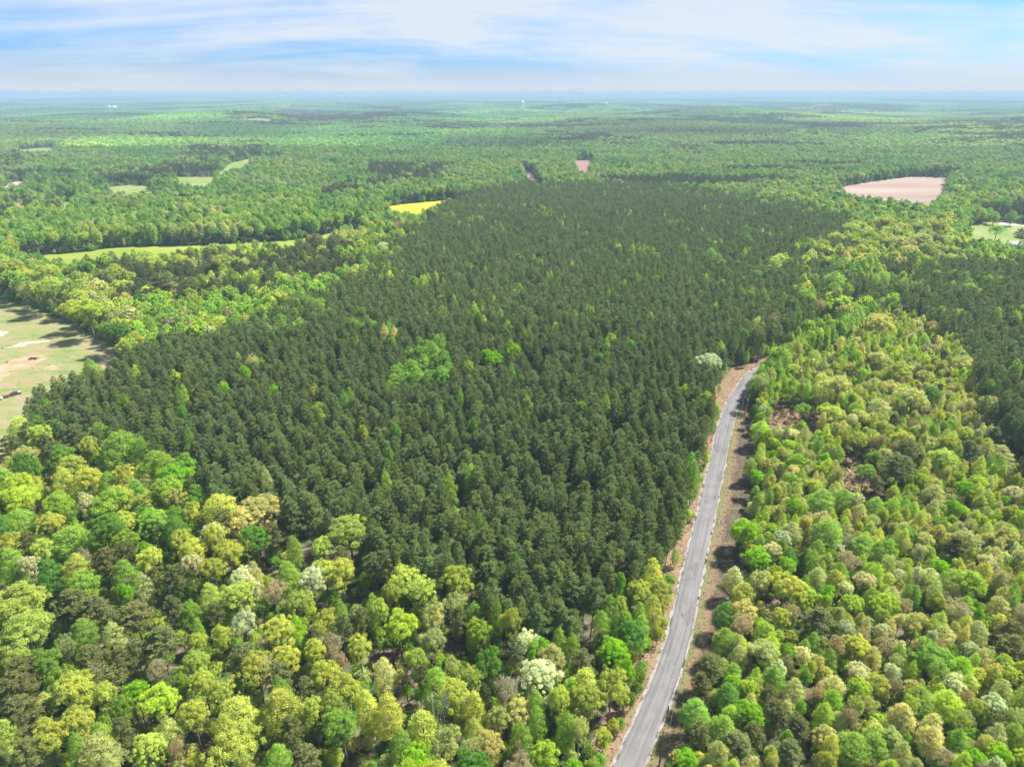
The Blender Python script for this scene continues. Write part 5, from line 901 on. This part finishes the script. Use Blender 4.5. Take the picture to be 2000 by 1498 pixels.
def scatter_trees(name, ids, label):
    P = []; Rr = []; S = []; I = []; C = []
    for i in ids:
        x, y, r, h, typ, st = TREES[i]
        gg = np.random.default_rng(1000 + i)
        near = math.hypot(x, y) < 330
        f = choose(typ, gg, near, r < 2.6)
        c = vary(COLS[typ], gg, 0.19 if typ == 'S' else 0.18)
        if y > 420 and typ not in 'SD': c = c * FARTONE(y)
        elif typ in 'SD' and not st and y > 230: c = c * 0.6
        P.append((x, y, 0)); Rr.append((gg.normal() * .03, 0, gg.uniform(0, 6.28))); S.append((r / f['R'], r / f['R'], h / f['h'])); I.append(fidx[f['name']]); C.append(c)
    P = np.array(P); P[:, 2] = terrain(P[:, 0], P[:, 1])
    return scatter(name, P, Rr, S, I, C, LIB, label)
scatter_trees("pine_trees", [i for i in STUFF if TREES[i][5] == 1], "dense dark green plantation of pines left of and beyond the road")
scatter_trees("woodland_trees", [i for i in STUFF if TREES[i][5] == 0 and TREES[i][1] < 620], "mixed spring woodland crowns round the pine stand")
scatter_trees("distant_woodland_trees", [i for i in STUFF if TREES[i][5] == 0 and TREES[i][1] >= 620], "mixed green woods in the middle distance")
# undergrowth
g = np.random.default_rng(77)
x, y = jgrid(-330, 420, 45, 420, 2.7, g, 0.48)
msk = free(x, y, -1.2) & in_view(x, y, 0) & ~inside(STANDP, x, y) & ~inside(PINES_EAST, x, y) & (g.uniform(size=len(x)) < 0.7)
x, y = x[msk], y[msk]; n = len(x)
rs = g.uniform(0.9, 2.0, n); hs = rs * g.uniform(1.8, 3.8, n)
ii = g.integers(0, 6, n)
cc = np.array([vary(COLS[q], g, .2) for q in pick(g, n, dict(G=.46, Y=.16, V=.12, E=.14, T=.12))])
scatter("undergrowth", np.c_[x, y, -hs * 0.55 + 0], np.c_[np.zeros(n), np.zeros(n), g.uniform(0, 6.28, n)], np.c_[rs / 5, rs / 5, hs * 1.6 / 16], ii, cc, LIB, "green shrubs and saplings between the trunks")
# shade-grown saplings under the edges of the stand
x, y = jgrid(-200, 260, 90, 420, 5.0, g, 0.48)
msk = free(x, y, -1.5) & inside(STANDP, x, y) & ((np.abs(road_side(x, y)) < 14) | (wnoise(x, y, 45, 3) > .75))
x, y = x[msk], y[msk]; n = len(x)
rs = g.uniform(1.0, 1.9, n); hs = g.uniform(5, 10, n)
cc = np.array([vary(COLS[q], g, .2) for q in pick(g, n, dict(G=.6, V=.12, Y=.12, B=.16))])
scatter("sapling_undergrowth", np.c_[x, y, 0 * x], np.c_[np.zeros(n), np.zeros(n), g.uniform(0, 6.28, n)], np.c_[rs / 3, rs / 3, hs / 17], 9 + g.integers(0, 4, n), cc, LIB, "leafy saplings under the edge of the pine stand")

x, y = jgrid(0, 190, 45, 330, 0.62, g, 0.5)
s_ = road_side(x, y)
msk = (np.abs(s_) > 3.0) & (s_ < VER_R(y) + 2) & (s_ > -(VER_L(y) + 2)) & in_view(x, y, 0, 5)
dens = 0.35 + 0.35 * wnoise(x, y, 9, 4) + np.clip((np.abs(s_) - 4.5) * 0.09, 0, .5) * (s_ > 0) + 0.25 * (s_ < -4.6)
msk &= g.uniform(size=len(x)) < dens
x, y = x[msk], y[msk]; n = len(x); rs = g.uniform(0.07, 0.24, n)
cols_w = np.array([(0.17, 0.15, 0.06), (0.13, 0.16, 0.045), (0.19, 0.14, 0.085), (0.10, 0.085, 0.05), (0.24, 0.21, 0.11), (0.13, 0.20, 0.04)])
cc = cols_w[g.choice(6, n, p=[.24, .18, .2, .18, .08, .12])] * g.uniform(.8, 1.25, (n, 1))
scatter("verge_grass", np.c_[x, y, -rs * 0.75], np.c_[np.zeros(n), np.zeros(n), g.uniform(0, 6.28, n)], np.c_[rs / 5, rs / 5, rs * 1.5 / 16], len(near_forms) + g.integers(0, 4, n), cc, LIB, "dry grass tufts and weeds on the clay verges")

# brush coming back on the clearings
x, y = jgrid(60, 200, 150, 300, 1.3, g, 0.5)
msk = (inside(CLEAR_1, x, y) | inside(CLEAR_2, x, y) | inside(CLEAR_3, x, y)) & (g.uniform(size=len(x)) < 0.42)
x, y = x[msk], y[msk]; n = len(x); rs = g.uniform(0.25, 1.0, n)
cc = np.array([vary(c_, g, .2) for c_ in np.array([(0.25, .36, .06), (0.40, .40, .15), (0.20, .14, .09), (0.33, .25, .18), (0.10, .08, .05)])[g.integers(0, 5, n)]])
scatter("clearing_undergrowth", np.c_[x, y, -rs * 0.6], np.c_[np.zeros(n), np.zeros(n), g.uniform(0, 6.28, n)], np.c_[rs / 5, rs / 5, rs * 2.4 / 16], g.integers(0, 9, n), cc, LIB, "regrowth and brush on the clay clearings")
# leafy skirts where the woods meet the open fields
ex_, ey_ = [], []
for f in FIELDS:
    P = np.array(f); 
    if P[:, 1].mean() > 1400: continue
    for q in range(len(P)):
        a, b = P[q], P[(q + 1) % len(P)]; l = float(np.hypot(*(b - a))); n = int(l / 1.3); nrm_ = np.array([(b - a)[1], -(b - a)[0]]) / max(l, 1e-6)
        for j in range(n):
            t_ = (j + g.uniform()) / n; o_ = g.uniform(.4, 7.5) * g.choice([-1, 1]); p = a + (b - a) * t_ + nrm_ * o_; ex_.append(p[0]); ey_.append(p[1])
x, y = np.array(ex_), np.array(ey_); msk = free(x, y) & in_view(x, y, 0, 10); x, y = x[msk], y[msk]; n = len(x)
rs = g.uniform(1.4, 2.9, n); hs = g.uniform(4, 10.5, n)
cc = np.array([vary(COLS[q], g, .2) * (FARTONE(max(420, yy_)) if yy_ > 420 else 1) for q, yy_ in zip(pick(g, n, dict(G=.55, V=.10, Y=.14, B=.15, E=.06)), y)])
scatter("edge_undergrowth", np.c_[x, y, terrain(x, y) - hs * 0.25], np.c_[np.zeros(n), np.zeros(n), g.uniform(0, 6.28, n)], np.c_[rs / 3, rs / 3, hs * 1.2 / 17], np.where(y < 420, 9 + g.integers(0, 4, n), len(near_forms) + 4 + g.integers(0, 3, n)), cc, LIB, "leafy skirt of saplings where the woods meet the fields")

# ------------------------------------------------------------------ far forest: patches of many small crowns
def patch(name, S, spacing, kind, g, q_per, leaf):
    gm = G()
    x, y = jgrid(-S / 2, S / 2, -S / 2, S / 2, spacing, g)
    for a, b in zip(x, y):
        if kind == 'P': pine = g.uniform() < .92
        elif kind == 'M': pine = g.uniform() < .4
        else: pine = g.uniform() < .05
        q = 'S' if pine else pick(g, 1, dict(G=.62, Y=.14, B=.08, E=.10, V=.03, T=.03))[0]
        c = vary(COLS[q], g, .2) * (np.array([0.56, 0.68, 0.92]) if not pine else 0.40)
        R = spacing * g.uniform(.50, .72) * (.8 if pine else 1); hh = g.uniform(13, 20)
        n = q_per
        d = nrm(g.normal(size=(n, 3))); d[:, 2] = np.abs(d[:, 2]) * 1.0 - 0.15; d = nrm(d)
        p = d * [R, R, R * (1.3 if pine else .85)] * g.uniform(.8, 1.05, (n, 1)) + [a, b, hh - R * (1.3 if pine else .85)]
        nor = nrm(d + g.normal(size=(n, 3)) * .45)
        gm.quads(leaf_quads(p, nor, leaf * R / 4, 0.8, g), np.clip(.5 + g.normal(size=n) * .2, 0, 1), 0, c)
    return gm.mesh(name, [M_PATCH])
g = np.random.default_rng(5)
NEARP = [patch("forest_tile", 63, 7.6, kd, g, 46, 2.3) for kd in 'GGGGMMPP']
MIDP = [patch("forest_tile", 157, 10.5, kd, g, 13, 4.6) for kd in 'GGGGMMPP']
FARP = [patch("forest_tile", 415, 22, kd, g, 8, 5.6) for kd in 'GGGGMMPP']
LIB2 = library("forest_tile", NEARP + MIDP + FARP)
def tiles(name, S, r0, r1, off, label):
    n = int(r1 * 0.9 / S)
    ix, iy = np.meshgrid(np.arange(-n, n + 1), np.arange(0, int(r1 / S) + 1))
    x = ix.ravel() * S; y = iy.ravel() * S + S / 2
    x = x + 0.0
    msk = (y > r0) & (y <= r1) & (np.abs(x) < 0.80 * y + S + 60)
    x, y = x[msk], y[msk]
    if off == 0:
        hit = np.zeros(len(x), bool)
        for f in FIELDS:
            for dx in (-S / 2, 0, S / 2):
                for dy in (-S / 2, 0, S / 2): hit |= inside(f, x + dx, y + dy)
            for (a, b) in f: hit |= (np.abs(x - a) < S / 2) & (np.abs(y - b) < S / 2)
        fx, fy = x[hit], y[hit]; x, y = x[~hit], y[~hit]
    else: fx = fy = np.array([])
    e = S / 2
    gx = (terrain(x + e, y) - terrain(x - e, y)) / S; gy = (terrain(x, y + e) - terrain(x, y - e)) / S
    sc_ = S * (5.5 if off == 0 else (4.5 if off == 8 else 4))
    nz = wnoise(x, y * 1.6, sc_ + 350, 11) * 0.9 + 0.35 * wnoise(x, y, sc_ * 0.45, 21) + 0.45 * wnoise(x, y, sc_ * 3 + 900, 17) + rng.normal(size=len(x)) * .12
    kind = np.where(nz > 0.50, rng.integers(6, 8, len(x)), np.where(nz > 0.30, rng.integers(4, 6, len(x)), rng.integers(0, 4, len(x))))
    dm = dark_mask(x, y); kind = np.where(dm & (rng.uniform(size=len(x)) < .75), rng.integers(6, 8, len(x)), kind)
    lum = 1.08 + 0.42 * wnoise(x, y, sc_ * 2 + 500, 13) + rng.normal(size=len(x)) * .03
    warm = 0.16 * wnoise(x, y, sc_ * 3 + 700, 8)
    cc = np.c_[lum * (1 + warm), lum, lum * (1 - warm)]
    rot = []
    for q, (a_, b_) in enumerate(zip(gx, gy)):
        nn_ = Vector((-a_, -b_, 1)).normalized()
        rot.append((Vector((0, 0, 1)).rotation_difference(nn_).to_matrix() @ Matrix.Rotation(math.pi / 2 * int(rng.integers(4)), 3, 'Z')).to_euler('XYZ'))
    rot = np.array(rot)
    P = np.c_[x, y, terrain(x, y)]
    scatter(name, P, rot, np.ones((len(x), 3)), kind + off, cc, LIB2, label)
    return fx, fy
y_end = 1530
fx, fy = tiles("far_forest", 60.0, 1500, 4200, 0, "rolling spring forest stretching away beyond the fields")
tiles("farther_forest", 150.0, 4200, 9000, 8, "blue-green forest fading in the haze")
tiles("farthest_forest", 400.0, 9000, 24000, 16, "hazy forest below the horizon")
# the tiles cut by clearings are replaced by single crowns
g = np.random.default_rng(55)
P = []; C = []; S_ = []; I = []
for a, b in zip(fx, fy):
    x, y = jgrid(a - 30, a + 30, b - 30, b + 30, 7.6, g)
    ok = np.ones(len(x), bool)
    for f in FIELDS: ok &= ~inside(f, x, y)
    for p, q in zip(x[ok], y[ok]):
        ty = pick(g, 1, dict(G=.6, Y=.14, B=.1, E=.1, D=.06))[0]; f = choose(ty, g, False); r = g.uniform(3.2, 5.2); h = g.uniform(12, 18)
        P.append((p, q, float(terrain(p, q)))); C.append(vary(COLS[ty], g)); S_.append((r / f['R'], r / f['R'], h / f['h'])); I.append(fidx[f['name']])
if P: scatter("clearing_edge_trees", P, np.c_[np.zeros(len(P)), np.zeros(len(P)), g.uniform(0, 6.28, len(P))], S_, I, C, LIB, "woods round the far clearings")

# ------------------------------------------------------------------ things: boxes and prisms
class B:
    def __init__(s): s.V = []; s.F = []
    def box(s, c, d, rz=0.0):
        x, y, z = c; a, b, e = d[0] / 2, d[1] / 2, d[2] / 2; n = len(s.V); co, si = math.cos(rz), math.sin(rz)
        for sx, sy, sz in ((-1, -1, -1), (1, -1, -1), (1, 1, -1), (-1, 1, -1), (-1, -1, 1), (1, -1, 1), (1, 1, 1), (-1, 1, 1)):
            u_, v_ = sx * a, sy * b; s.V.append((x + u_ * co - v_ * si, y + u_ * si + v_ * co, z + sz * e))
        s.F += [tuple(n + i for i in f) for f in ((0, 3, 2, 1), (4, 5, 6, 7), (0, 1, 5, 4), (1, 2, 6, 5), (2, 3, 7, 6), (3, 0, 4, 7))]
        return s
    def gable(s, c, d, hh, over=0.4):
        x, y, z = c; a, b = d[0] / 2 + over, d[1] / 2 + over; n = len(s.V)
        s.V += [(x - a, y - b, z), (x + a, y - b, z), (x + a, y + b, z), (x - a, y + b, z), (x - a, y, z + hh), (x + a, y, z + hh)]
        s.F += [tuple(n + i for i in f) for f in ((0, 1, 5, 4), (2, 3, 4, 5), (0, 4, 3), (1, 2, 5), (0, 3, 2, 1))]
        return s
    def lathe(s, prof, n=16, c=(0, 0, 0), cap=True):
        b0 = len(s.V)
        for r, z in prof:
            for i in range(n): a = 2 * math.pi * i / n; s.V.append((c[0] + r * math.cos(a), c[1] + r * math.sin(a), c[2] + z))
        for j in range(len(prof) - 1):
            for i in range(n): k_ = (i + 1) % n; s.F.append((b0 + j * n + i, b0 + j * n + k_, b0 + (j + 1) * n + k_, b0 + (j + 1) * n + i))
        if cap: s.F.append(tuple(b0 + (len(prof) - 1) * n + i for i in range(n))); s.F.append(tuple(b0 + i for i in reversed(range(n))))
        return s
    def tube(s, pts, r, n=5):
        b0 = len(s.V)
        for i, p in enumerate(pts):
            a = Vector(pts[min(i + 1, len(pts) - 1)]) - Vector(pts[max(i - 1, 0)]); a.normalize()
            q = a.cross(Vector((0.1, 0.2, 0.97))); q.normalize(); w_ = a.cross(q)
            for j in range(n): t_ = 2 * math.pi * j / n; vv = Vector(p) + q * r * math.cos(t_) + w_ * r * math.sin(t_); s.V.append(tuple(vv))
        for i in range(len(pts) - 1):
            for j in range(n): k_ = (j + 1) % n; s.F.append((b0 + i * n + j, b0 + i * n + k_, b0 + (i + 1) * n + k_, b0 + (i + 1) * n + j))
        return s
    def build(s, name, mat, parent=None, bevel=0.0):
        me = bpy.data.meshes.new(name); me.from_pydata(s.V, [], s.F); me.update()
        o = obj(name, me, mat, parent)
        if bevel: md = o.modifiers.new('edge', 'BEVEL'); md.width = bevel; md.segments = 2
        return o
M_WHITE = simple("white_paint", (0.72, 0.72, 0.72), (0.80, 0.80, 0.79), 0.3, 0.5)
M_WOOD = simple("weathered_wood", (0.10, 0.075, 0.055), (0.17, 0.14, 0.11), 3)
M_MET = simple("grey_metal", (0.30, 0.30, 0.31), (0.42, 0.42, 0.43), 2, 0.5, metal=0.4)
M_RUST = simple("rusty_steel", (0.20, 0.07, 0.04), (0.34, 0.16, 0.10), 2)
M_DARKP = simple("dark_car_paint", (0.03, 0.03, 0.035), (0.07, 0.07, 0.075), 1, 0.3, 0.5)
M_GREENP = simple("pale_green_paint", (0.35, 0.45, 0.40), (0.5, 0.55, 0.5), 1, 0.4)
M_GLASS = simple("dark_glass", (0.03, 0.035, 0.04), (0.05, 0.06, 0.07), 1, 0.1, 0.6)
M_TYRE = simple("tyre_rubber", (0.02, 0.02, 0.02), (0.04, 0.04, 0.04), 2)
M_ROOFR = simple("red_roof", (0.30, 0.10, 0.08), (0.40, 0.16, 0.12), 1)
M_ROOFG = simple("grey_roof", (0.28, 0.28, 0.29), (0.40, 0.40, 0.41), 1)
M_ROOFW = simple("white_metal_roof", (0.66, 0.67, 0.69), (0.78, 0.78, 0.80), 1, 0.45)
M_BRICK = simple("house_wall", (0.42, 0.33, 0.27), (0.55, 0.47, 0.40), 2)
M_CERAM = simple("glass_insulator", (0.3, 0.32, 0.33), (0.4, 0.42, 0.43), 2, 0.2)
# utility poles and wires
poles = [(28.5, 92.6, 0.05, 'wooden utility pole with crossarm on the dead-grass verge, nearest the bottom edge'),
         (93.3, 247.0, 0.1, 'wooden utility pole with crossarm on red clay beside the road bend'),
         (116.2, 301.5, 0.35, 'wooden utility pole on the grassy verge beyond the bend where the asphalt vanishes')]
tops = []
for (x, y, rz, lab) in poles:
    e = empty('utility_pole', (x, y, 0), rz); tag(e, lab, 'utility pole', 'utility poles along the road verge')
    B().lathe([(0.17, -0.5), (0.16, 2), (0.13, 6), (0.11, 9.6), (0.09, 9.7)], 10).build('pole', M_WOOD, e)
    B().box((0, 0.15, 9.0), (2.2, 0.10, 0.12)).build('crossarm', M_WOOD, e)
    B().tube([(0, 0.2, 8.3), (0.6, 0.2, 8.94)], 0.03).tube([(0, 0.2, 8.3), (-0.6, 0.2, 8.94)], 0.03).build('brace', M_MET, e)
    for dx in (-1.0, 1.0):
        B().lathe([(0.03, 0), (0.03, 0.08), (0.06, 0.1), (0.07, 0.16), (0.04, 0.22)], 8, (dx, 0.15, 9.06)).build('insulator', M_CERAM, e)
    if y > 240 and y < 260: B().lathe([(0.20, 0), (0.24, 0.08), (0.24, 0.75), (0.2, 0.85)], 12, (0.34, 0, 7.3)).build('transformer', M_MET, e)
    co, si = math.cos(rz), math.sin(rz)
    tops.append([(x + dx * co - 0.15 * si, y + dx * si + 0.15 * co, 9.28) for dx in (-1.0, 1.0)])
for a, b, nm in ((0, 1, 'power line wire sagging between the near pole and the pole at the bend'), (1, 2, 'power line wire between the two poles beyond the bend')):
    for s_ in (0, 1):
        p, q = tops[a][s_], tops[b][s_]
        pts = [(p[0] + (q[0] - p[0]) * t_, p[1] + (q[1] - p[1]) * t_, p[2] + (q[2] - p[2]) * t_ - (2.2 if a == 0 else 0.8) * 4 * t_ * (1 - t_)) for t_ in np.linspace(0, 1, 25)]
        o = B().tube(pts, 0.012, 4).build('power_line', M_MET); tag(o, ('road-side ' if s_ == 0 else 'wood-side ') + nm, 'power line', 'wires of the power line')
# scrap vehicles at the edge of the pasture
def car(name, x, y, rz, body, lab, hood=None):
    e = empty(name, (x, y, 0.05), rz); tag(e, lab, 'car')
    me = bpy.data.meshes.new('body')
    prof = [(-2.15, 0.35), (-2.2, 0.75), (-1.9, 0.95), (-1.55, 1.0), (-1.0, 1.42), (0.35, 1.45), (0.95, 1.0), (1.95, 0.88), (2.2, 0.65), (2.15, 0.32)]
    V = [(a, s_ * (0.84 if z < 1.1 else 0.68), z) for s_ in (-1, 1) for a, z in prof]; n = len(prof)
    F = [tuple(range(n)), tuple(reversed(range(n, 2 * n)))] + [(i, i + n, (i + 1) % n + n, (i + 1) % n) for i in range(n)]
    me.from_pydata(V, [], F); me.update(); o = obj('body', me, body, e); md = o.modifiers.new('edge', 'BEVEL'); md.width = 0.05
    B().box((0.70, 0, 1.235), (0.62, 1.30, 0.03)).build('windscreen', M_GLASS, e).rotation_euler[1] = 0
    for s_ in (-1, 1): B().box((-0.32, s_ * 0.755, 1.2), (1.2, 0.03, 0.3)).build('side_window', M_GLASS, e)
    if hood: B().box((1.42, 0, 0.96), (0.95, 1.4, 0.03)).build('bonnet', hood, e)
    for a in (-1.35, 1.35):
        for s_ in (-1, 1):
            w_ = B().lathe([(0.12, -0.09), (0.32, -0.1), (0.32, 0.1), (0.12, 0.09)], 14).build('wheel', M_TYRE, e); w_.location = (a, s_ * 0.8, 0.32); w_.rotation_euler = (math.pi / 2, 0, 0)
    return e
car('scrap_car', -214.3, 269.2, 0.9, M_DARKP, 'dark scrapped car with a pale bonnet at the pasture edge beside the pine stand', M_WHITE)
car('scrap_car', -218.6, 263.6, 0.4, M_GREENP, 'pale green scrapped car at the very left edge of the pasture')
e = empty('trailer', (-216.4, 266.2, 0.05), 0.6); tag(e, 'low rusty flat trailer between the two scrapped cars', 'trailer')
B().box((0, 0, 0.62), (2.6, 1.4, 0.12)).build('deck', M_RUST, e)
for s_ in (-1, 1): B().box((0, s_ * 0.68, 0.82), (2.6, 0.05, 0.3)).build('side_rail', M_RUST, e)
B().tube([(1.3, 0, 0.6), (2.3, 0, 0.45)], 0.05).build('drawbar', M_RUST, e)
for s_ in (-1, 1):
    w_ = B().lathe([(0.1, -0.08), (0.28, -0.09), (0.28, 0.09), (0.1, 0.08)], 12).build('wheel', M_TYRE, e); w_.location = (0, s_ * 0.82, 0.33); w_.rotation_euler = (math.pi / 2, 0, 0)
# burnt brush heap on the bare soil
g = np.random.default_rng(9); bb = B()
for _ in range(60):
    a = g.uniform(0, 6.28); r = g.uniform(0, 1.7); l = g.uniform(.4, 1.1); p = Vector((r * math.cos(a) * 1.4, r * math.sin(a), 0.12 + max(0, .6 - r * .3) * g.uniform(.2, 1)))
    dd = Vector((g.normal(), g.normal(), g.normal() * .3)).normalized() * l; bb.tube([tuple(p - dd), tuple(p + dd)], g.uniform(.04, .1), 4)
o = bb.build('brush_heap', simple("charred_wood", (0.02, 0.018, 0.016), (0.08, 0.065, 0.05), 3)); o.location = (-234.3, 312.1, 0.06); tag(o, 'small charred brush heap on the bare soil of the pasture', 'brush heap')
# felled logs on the clay clearing
logs = [(113.0, 186.5), (115.2, 189), (117.5, 207), (116.0, 204), (119.5, 209.5), (121.5, 200), (110.0, 182.5), (114.5, 184.2), (118.8, 193), (112.2, 191.0)]
M_LOG = simple("pale_cut_wood", (0.42, 0.36, 0.30), (0.62, 0.57, 0.50), 2)
for i, (x, y) in enumerate(logs):
    L_ = g.uniform(3, 6); r = g.uniform(.13, .24); a = g.uniform(-1.2, 0.4)
    o = B().lathe([(r, -L_ / 2), (r * .95, 0), (r * .75, L_ / 2)], 8).build('log', M_LOG); o.rotation_euler = (math.pi / 2, 0, a); o.location = (x, y, r + 0.08)
    tag(o, 'pale felled log on the red clay clearing, ' + pct(screen(o.location.x, o.location.y, 0)[0]) + ' percent across, ' + pct(screen(o.location.x, o.location.y, 0)[1]) + ' down', 'log', 'felled logs on the clay clearing')
logs = [(93.5, 236), (95.0, 239.5), (96.2, 243), (97.5, 246)]
for i, (x, y) in enumerate(logs):
    L_ = g.uniform(2, 4); r = g.uniform(.1, .2); a = g.uniform(-.9, 0.1)
    o = B().lathe([(r, -L_ / 2), (r * .95, 0), (r * .75, L_ / 2)], 8).build('log', M_LOG); o.rotation_euler = (math.pi / 2, 0, a); o.location = (x + 3.2, y + i * 0.9, r + 0.08)
    tag(o, 'pale log on the bend verge, ' + ('nearest, ' if i == 0 else 'farthest, ' if i == 3 else '') + pct(screen(o.location.x, o.location.y, 0)[0]) + ' percent across, ' + pct(screen(o.location.x, o.location.y, 0)[1]) + ' down', 'log', 'logs on the verge at the bend')
# stone and clay boulders
# water towers
def tank(x, y, hgt, R, style, lab):
    e = empty('water_tower', (x, y, float(terrain(x, y)))); tag(e, lab, 'water tower')
    if style == 'legs':
        B().lathe([(R * .3, hgt * .70), (R * .8, hgt * .73), (R, hgt * .80), (R, hgt * .92), (R * .8, hgt * .97), (R * .3, hgt)], 24).build('tank', M_WHITE, e)
        for j in range(6):
            a = j * math.pi / 3; B().tube([(R * math.cos(a), R * math.sin(a), -2), (R * .93 * math.cos(a), R * .93 * math.sin(a), hgt * .82)], R * .17, 8).build('leg', M_WHITE, e)
        B().lathe([(R * .16, -2), (R * .16, hgt * .71)], 10).build('riser_pipe', M_WHITE, e)
        for z in (.25, .5):
            B().lathe([(R * .97, hgt * z), (R * 1.01, hgt * z), (R * 1.01, hgt * z + 1), (R * .97, hgt * z + 1)], 18, cap=False).build('brace_ring', M_WHITE, e)
    else:
        B().lathe([(R * .25, hgt * .60), (R * .75, hgt * .66), (R, hgt * .78), (R * .92, hgt * .90), (R * .6, hgt * .97), (R * .2, hgt)], 24).build('tank', M_WHITE, e)
        B().lathe([(R * .34, -2), (R * .2, hgt * .12), (R * .17, hgt * .5), (R * .3, hgt * .63)], 16).build('stem', M_WHITE, e)
tank(70.6, 4950, 68 - float(terrain(70.6, 4950)), 10.5, 'legs', 'tall white water tower on legs above the hazy forest near the centre')
tank(-2880, 5330, 52, 16, 'bulb', 'larger white round water tower near the horizon at upper left')
tank(-3260, 5960, 56, 12, 'bulb', 'smaller white water tower just left of the larger round one')
tank(-3500, 11200, 75, 24, 'bulb', 'tiny white water tower on the horizon, a quarter of the way across')
tank(894, 7000, 40, 17, 'bulb', 'low white water tower far off, right of the tall legged one')
# buildings
def house(name, x, y, dims, rz, wall, roof, rh, lab, wins=4):
    e = empty(name, (x, y, float(terrain(x, y)) + 0.0), rz); tag(e, lab, 'building')
    a, b, c = dims
    B().box((0, 0, c / 2 - 0.5), (a, b, c + 1)).build('wall', wall, e)
    r = B().gable((0, 0, c), (a, b), rh).build('roof', roof, e)
    for j in range(wins):
        xx = -a / 2 + a * (j + .5) / wins
        o = B().box((xx, -b / 2 - 0.03, c * .55), (a / wins * .3, .1, c * .3)).build('window' if j != wins // 2 else 'door', M_GLASS if j != wins // 2 else M_WHITE, e)
    return e
house('shed', -474.8, 1345, (14, 7, 4), 0.2, M_WHITE, M_ROOFW, 1.8, 'long white-roofed shed at the far end of the pale clearing')
house('house', -640, 985, (12, 8, 4), 0.3, M_BRICK, M_ROOFW, 2.2, 'pale roofed house by the dirt track at the left edge of the middle distance')
house('house', -951, 2230, (26, 13, 6), 0.1, M_WHITE, M_ROOFR, 4, 'white building with a dark red roof among the trees, upper left')
house('house', -935, 2215, (18, 10, 5), -0.2, M_WHITE, M_ROOFW, 3, 'white-roofed building beside the red-roofed one')
house('warehouse', -3050, 6000, (95, 30, 11), 0.05, M_WHITE, M_ROOFW, 3, 'long low white warehouse right of the two water towers', 6)
house('house', -915, 2640, (14, 9, 5), 0.0, M_BRICK, M_ROOFG, 3, 'small house beyond the pale green clearing, upper left')
house('house', -396, 571, (12, 7, 4.2), 0.1, M_WHITE, M_ROOFW, 1.6, 'white-roofed house hidden in trees above the meadow, leftmost of three', 4)
house('house', -340, 598, (11, 7, 4.2), -0.1, M_WHITE, M_ROOFW, 1.6, 'white-roofed house in the trees above the meadow, middle of three', 4)
house('house', -290, 612, (10, 7, 4.2), 0.2, M_WHITE, M_ROOFG, 1.6, 'grey-roofed house in the trees above the meadow, rightmost of three', 4)
house('shed', 506, 1560, (9, 6, 5), 0.0, M_WHITE, M_ROOFW, 2, 'tiny white shed among the trees beyond the ploughed field', 3)

# ------------------------------------------------------------------ haze
hm = bpy.data.materials.new("haze_air"); hm.use_nodes = True; ht = hm.node_tree; ht.nodes.clear()
pv = ht.nodes.new('ShaderNodeVolumePrincipled'); pv.inputs['Color'].default_value = HAZE_COL; pv.inputs['Density'].default_value = HAZE_D; pv.inputs['Anisotropy'].default_value = 0.0
ho = ht.nodes.new('ShaderNodeOutputMaterial'); ht.links.new(pv.outputs[0], ho.inputs['Volume'])
hz = B().box((0, 0, (126 - 90) / 2), (90400, 90400, 126 + 90)).build('haze', hm); tag(hz, kind='stuff')
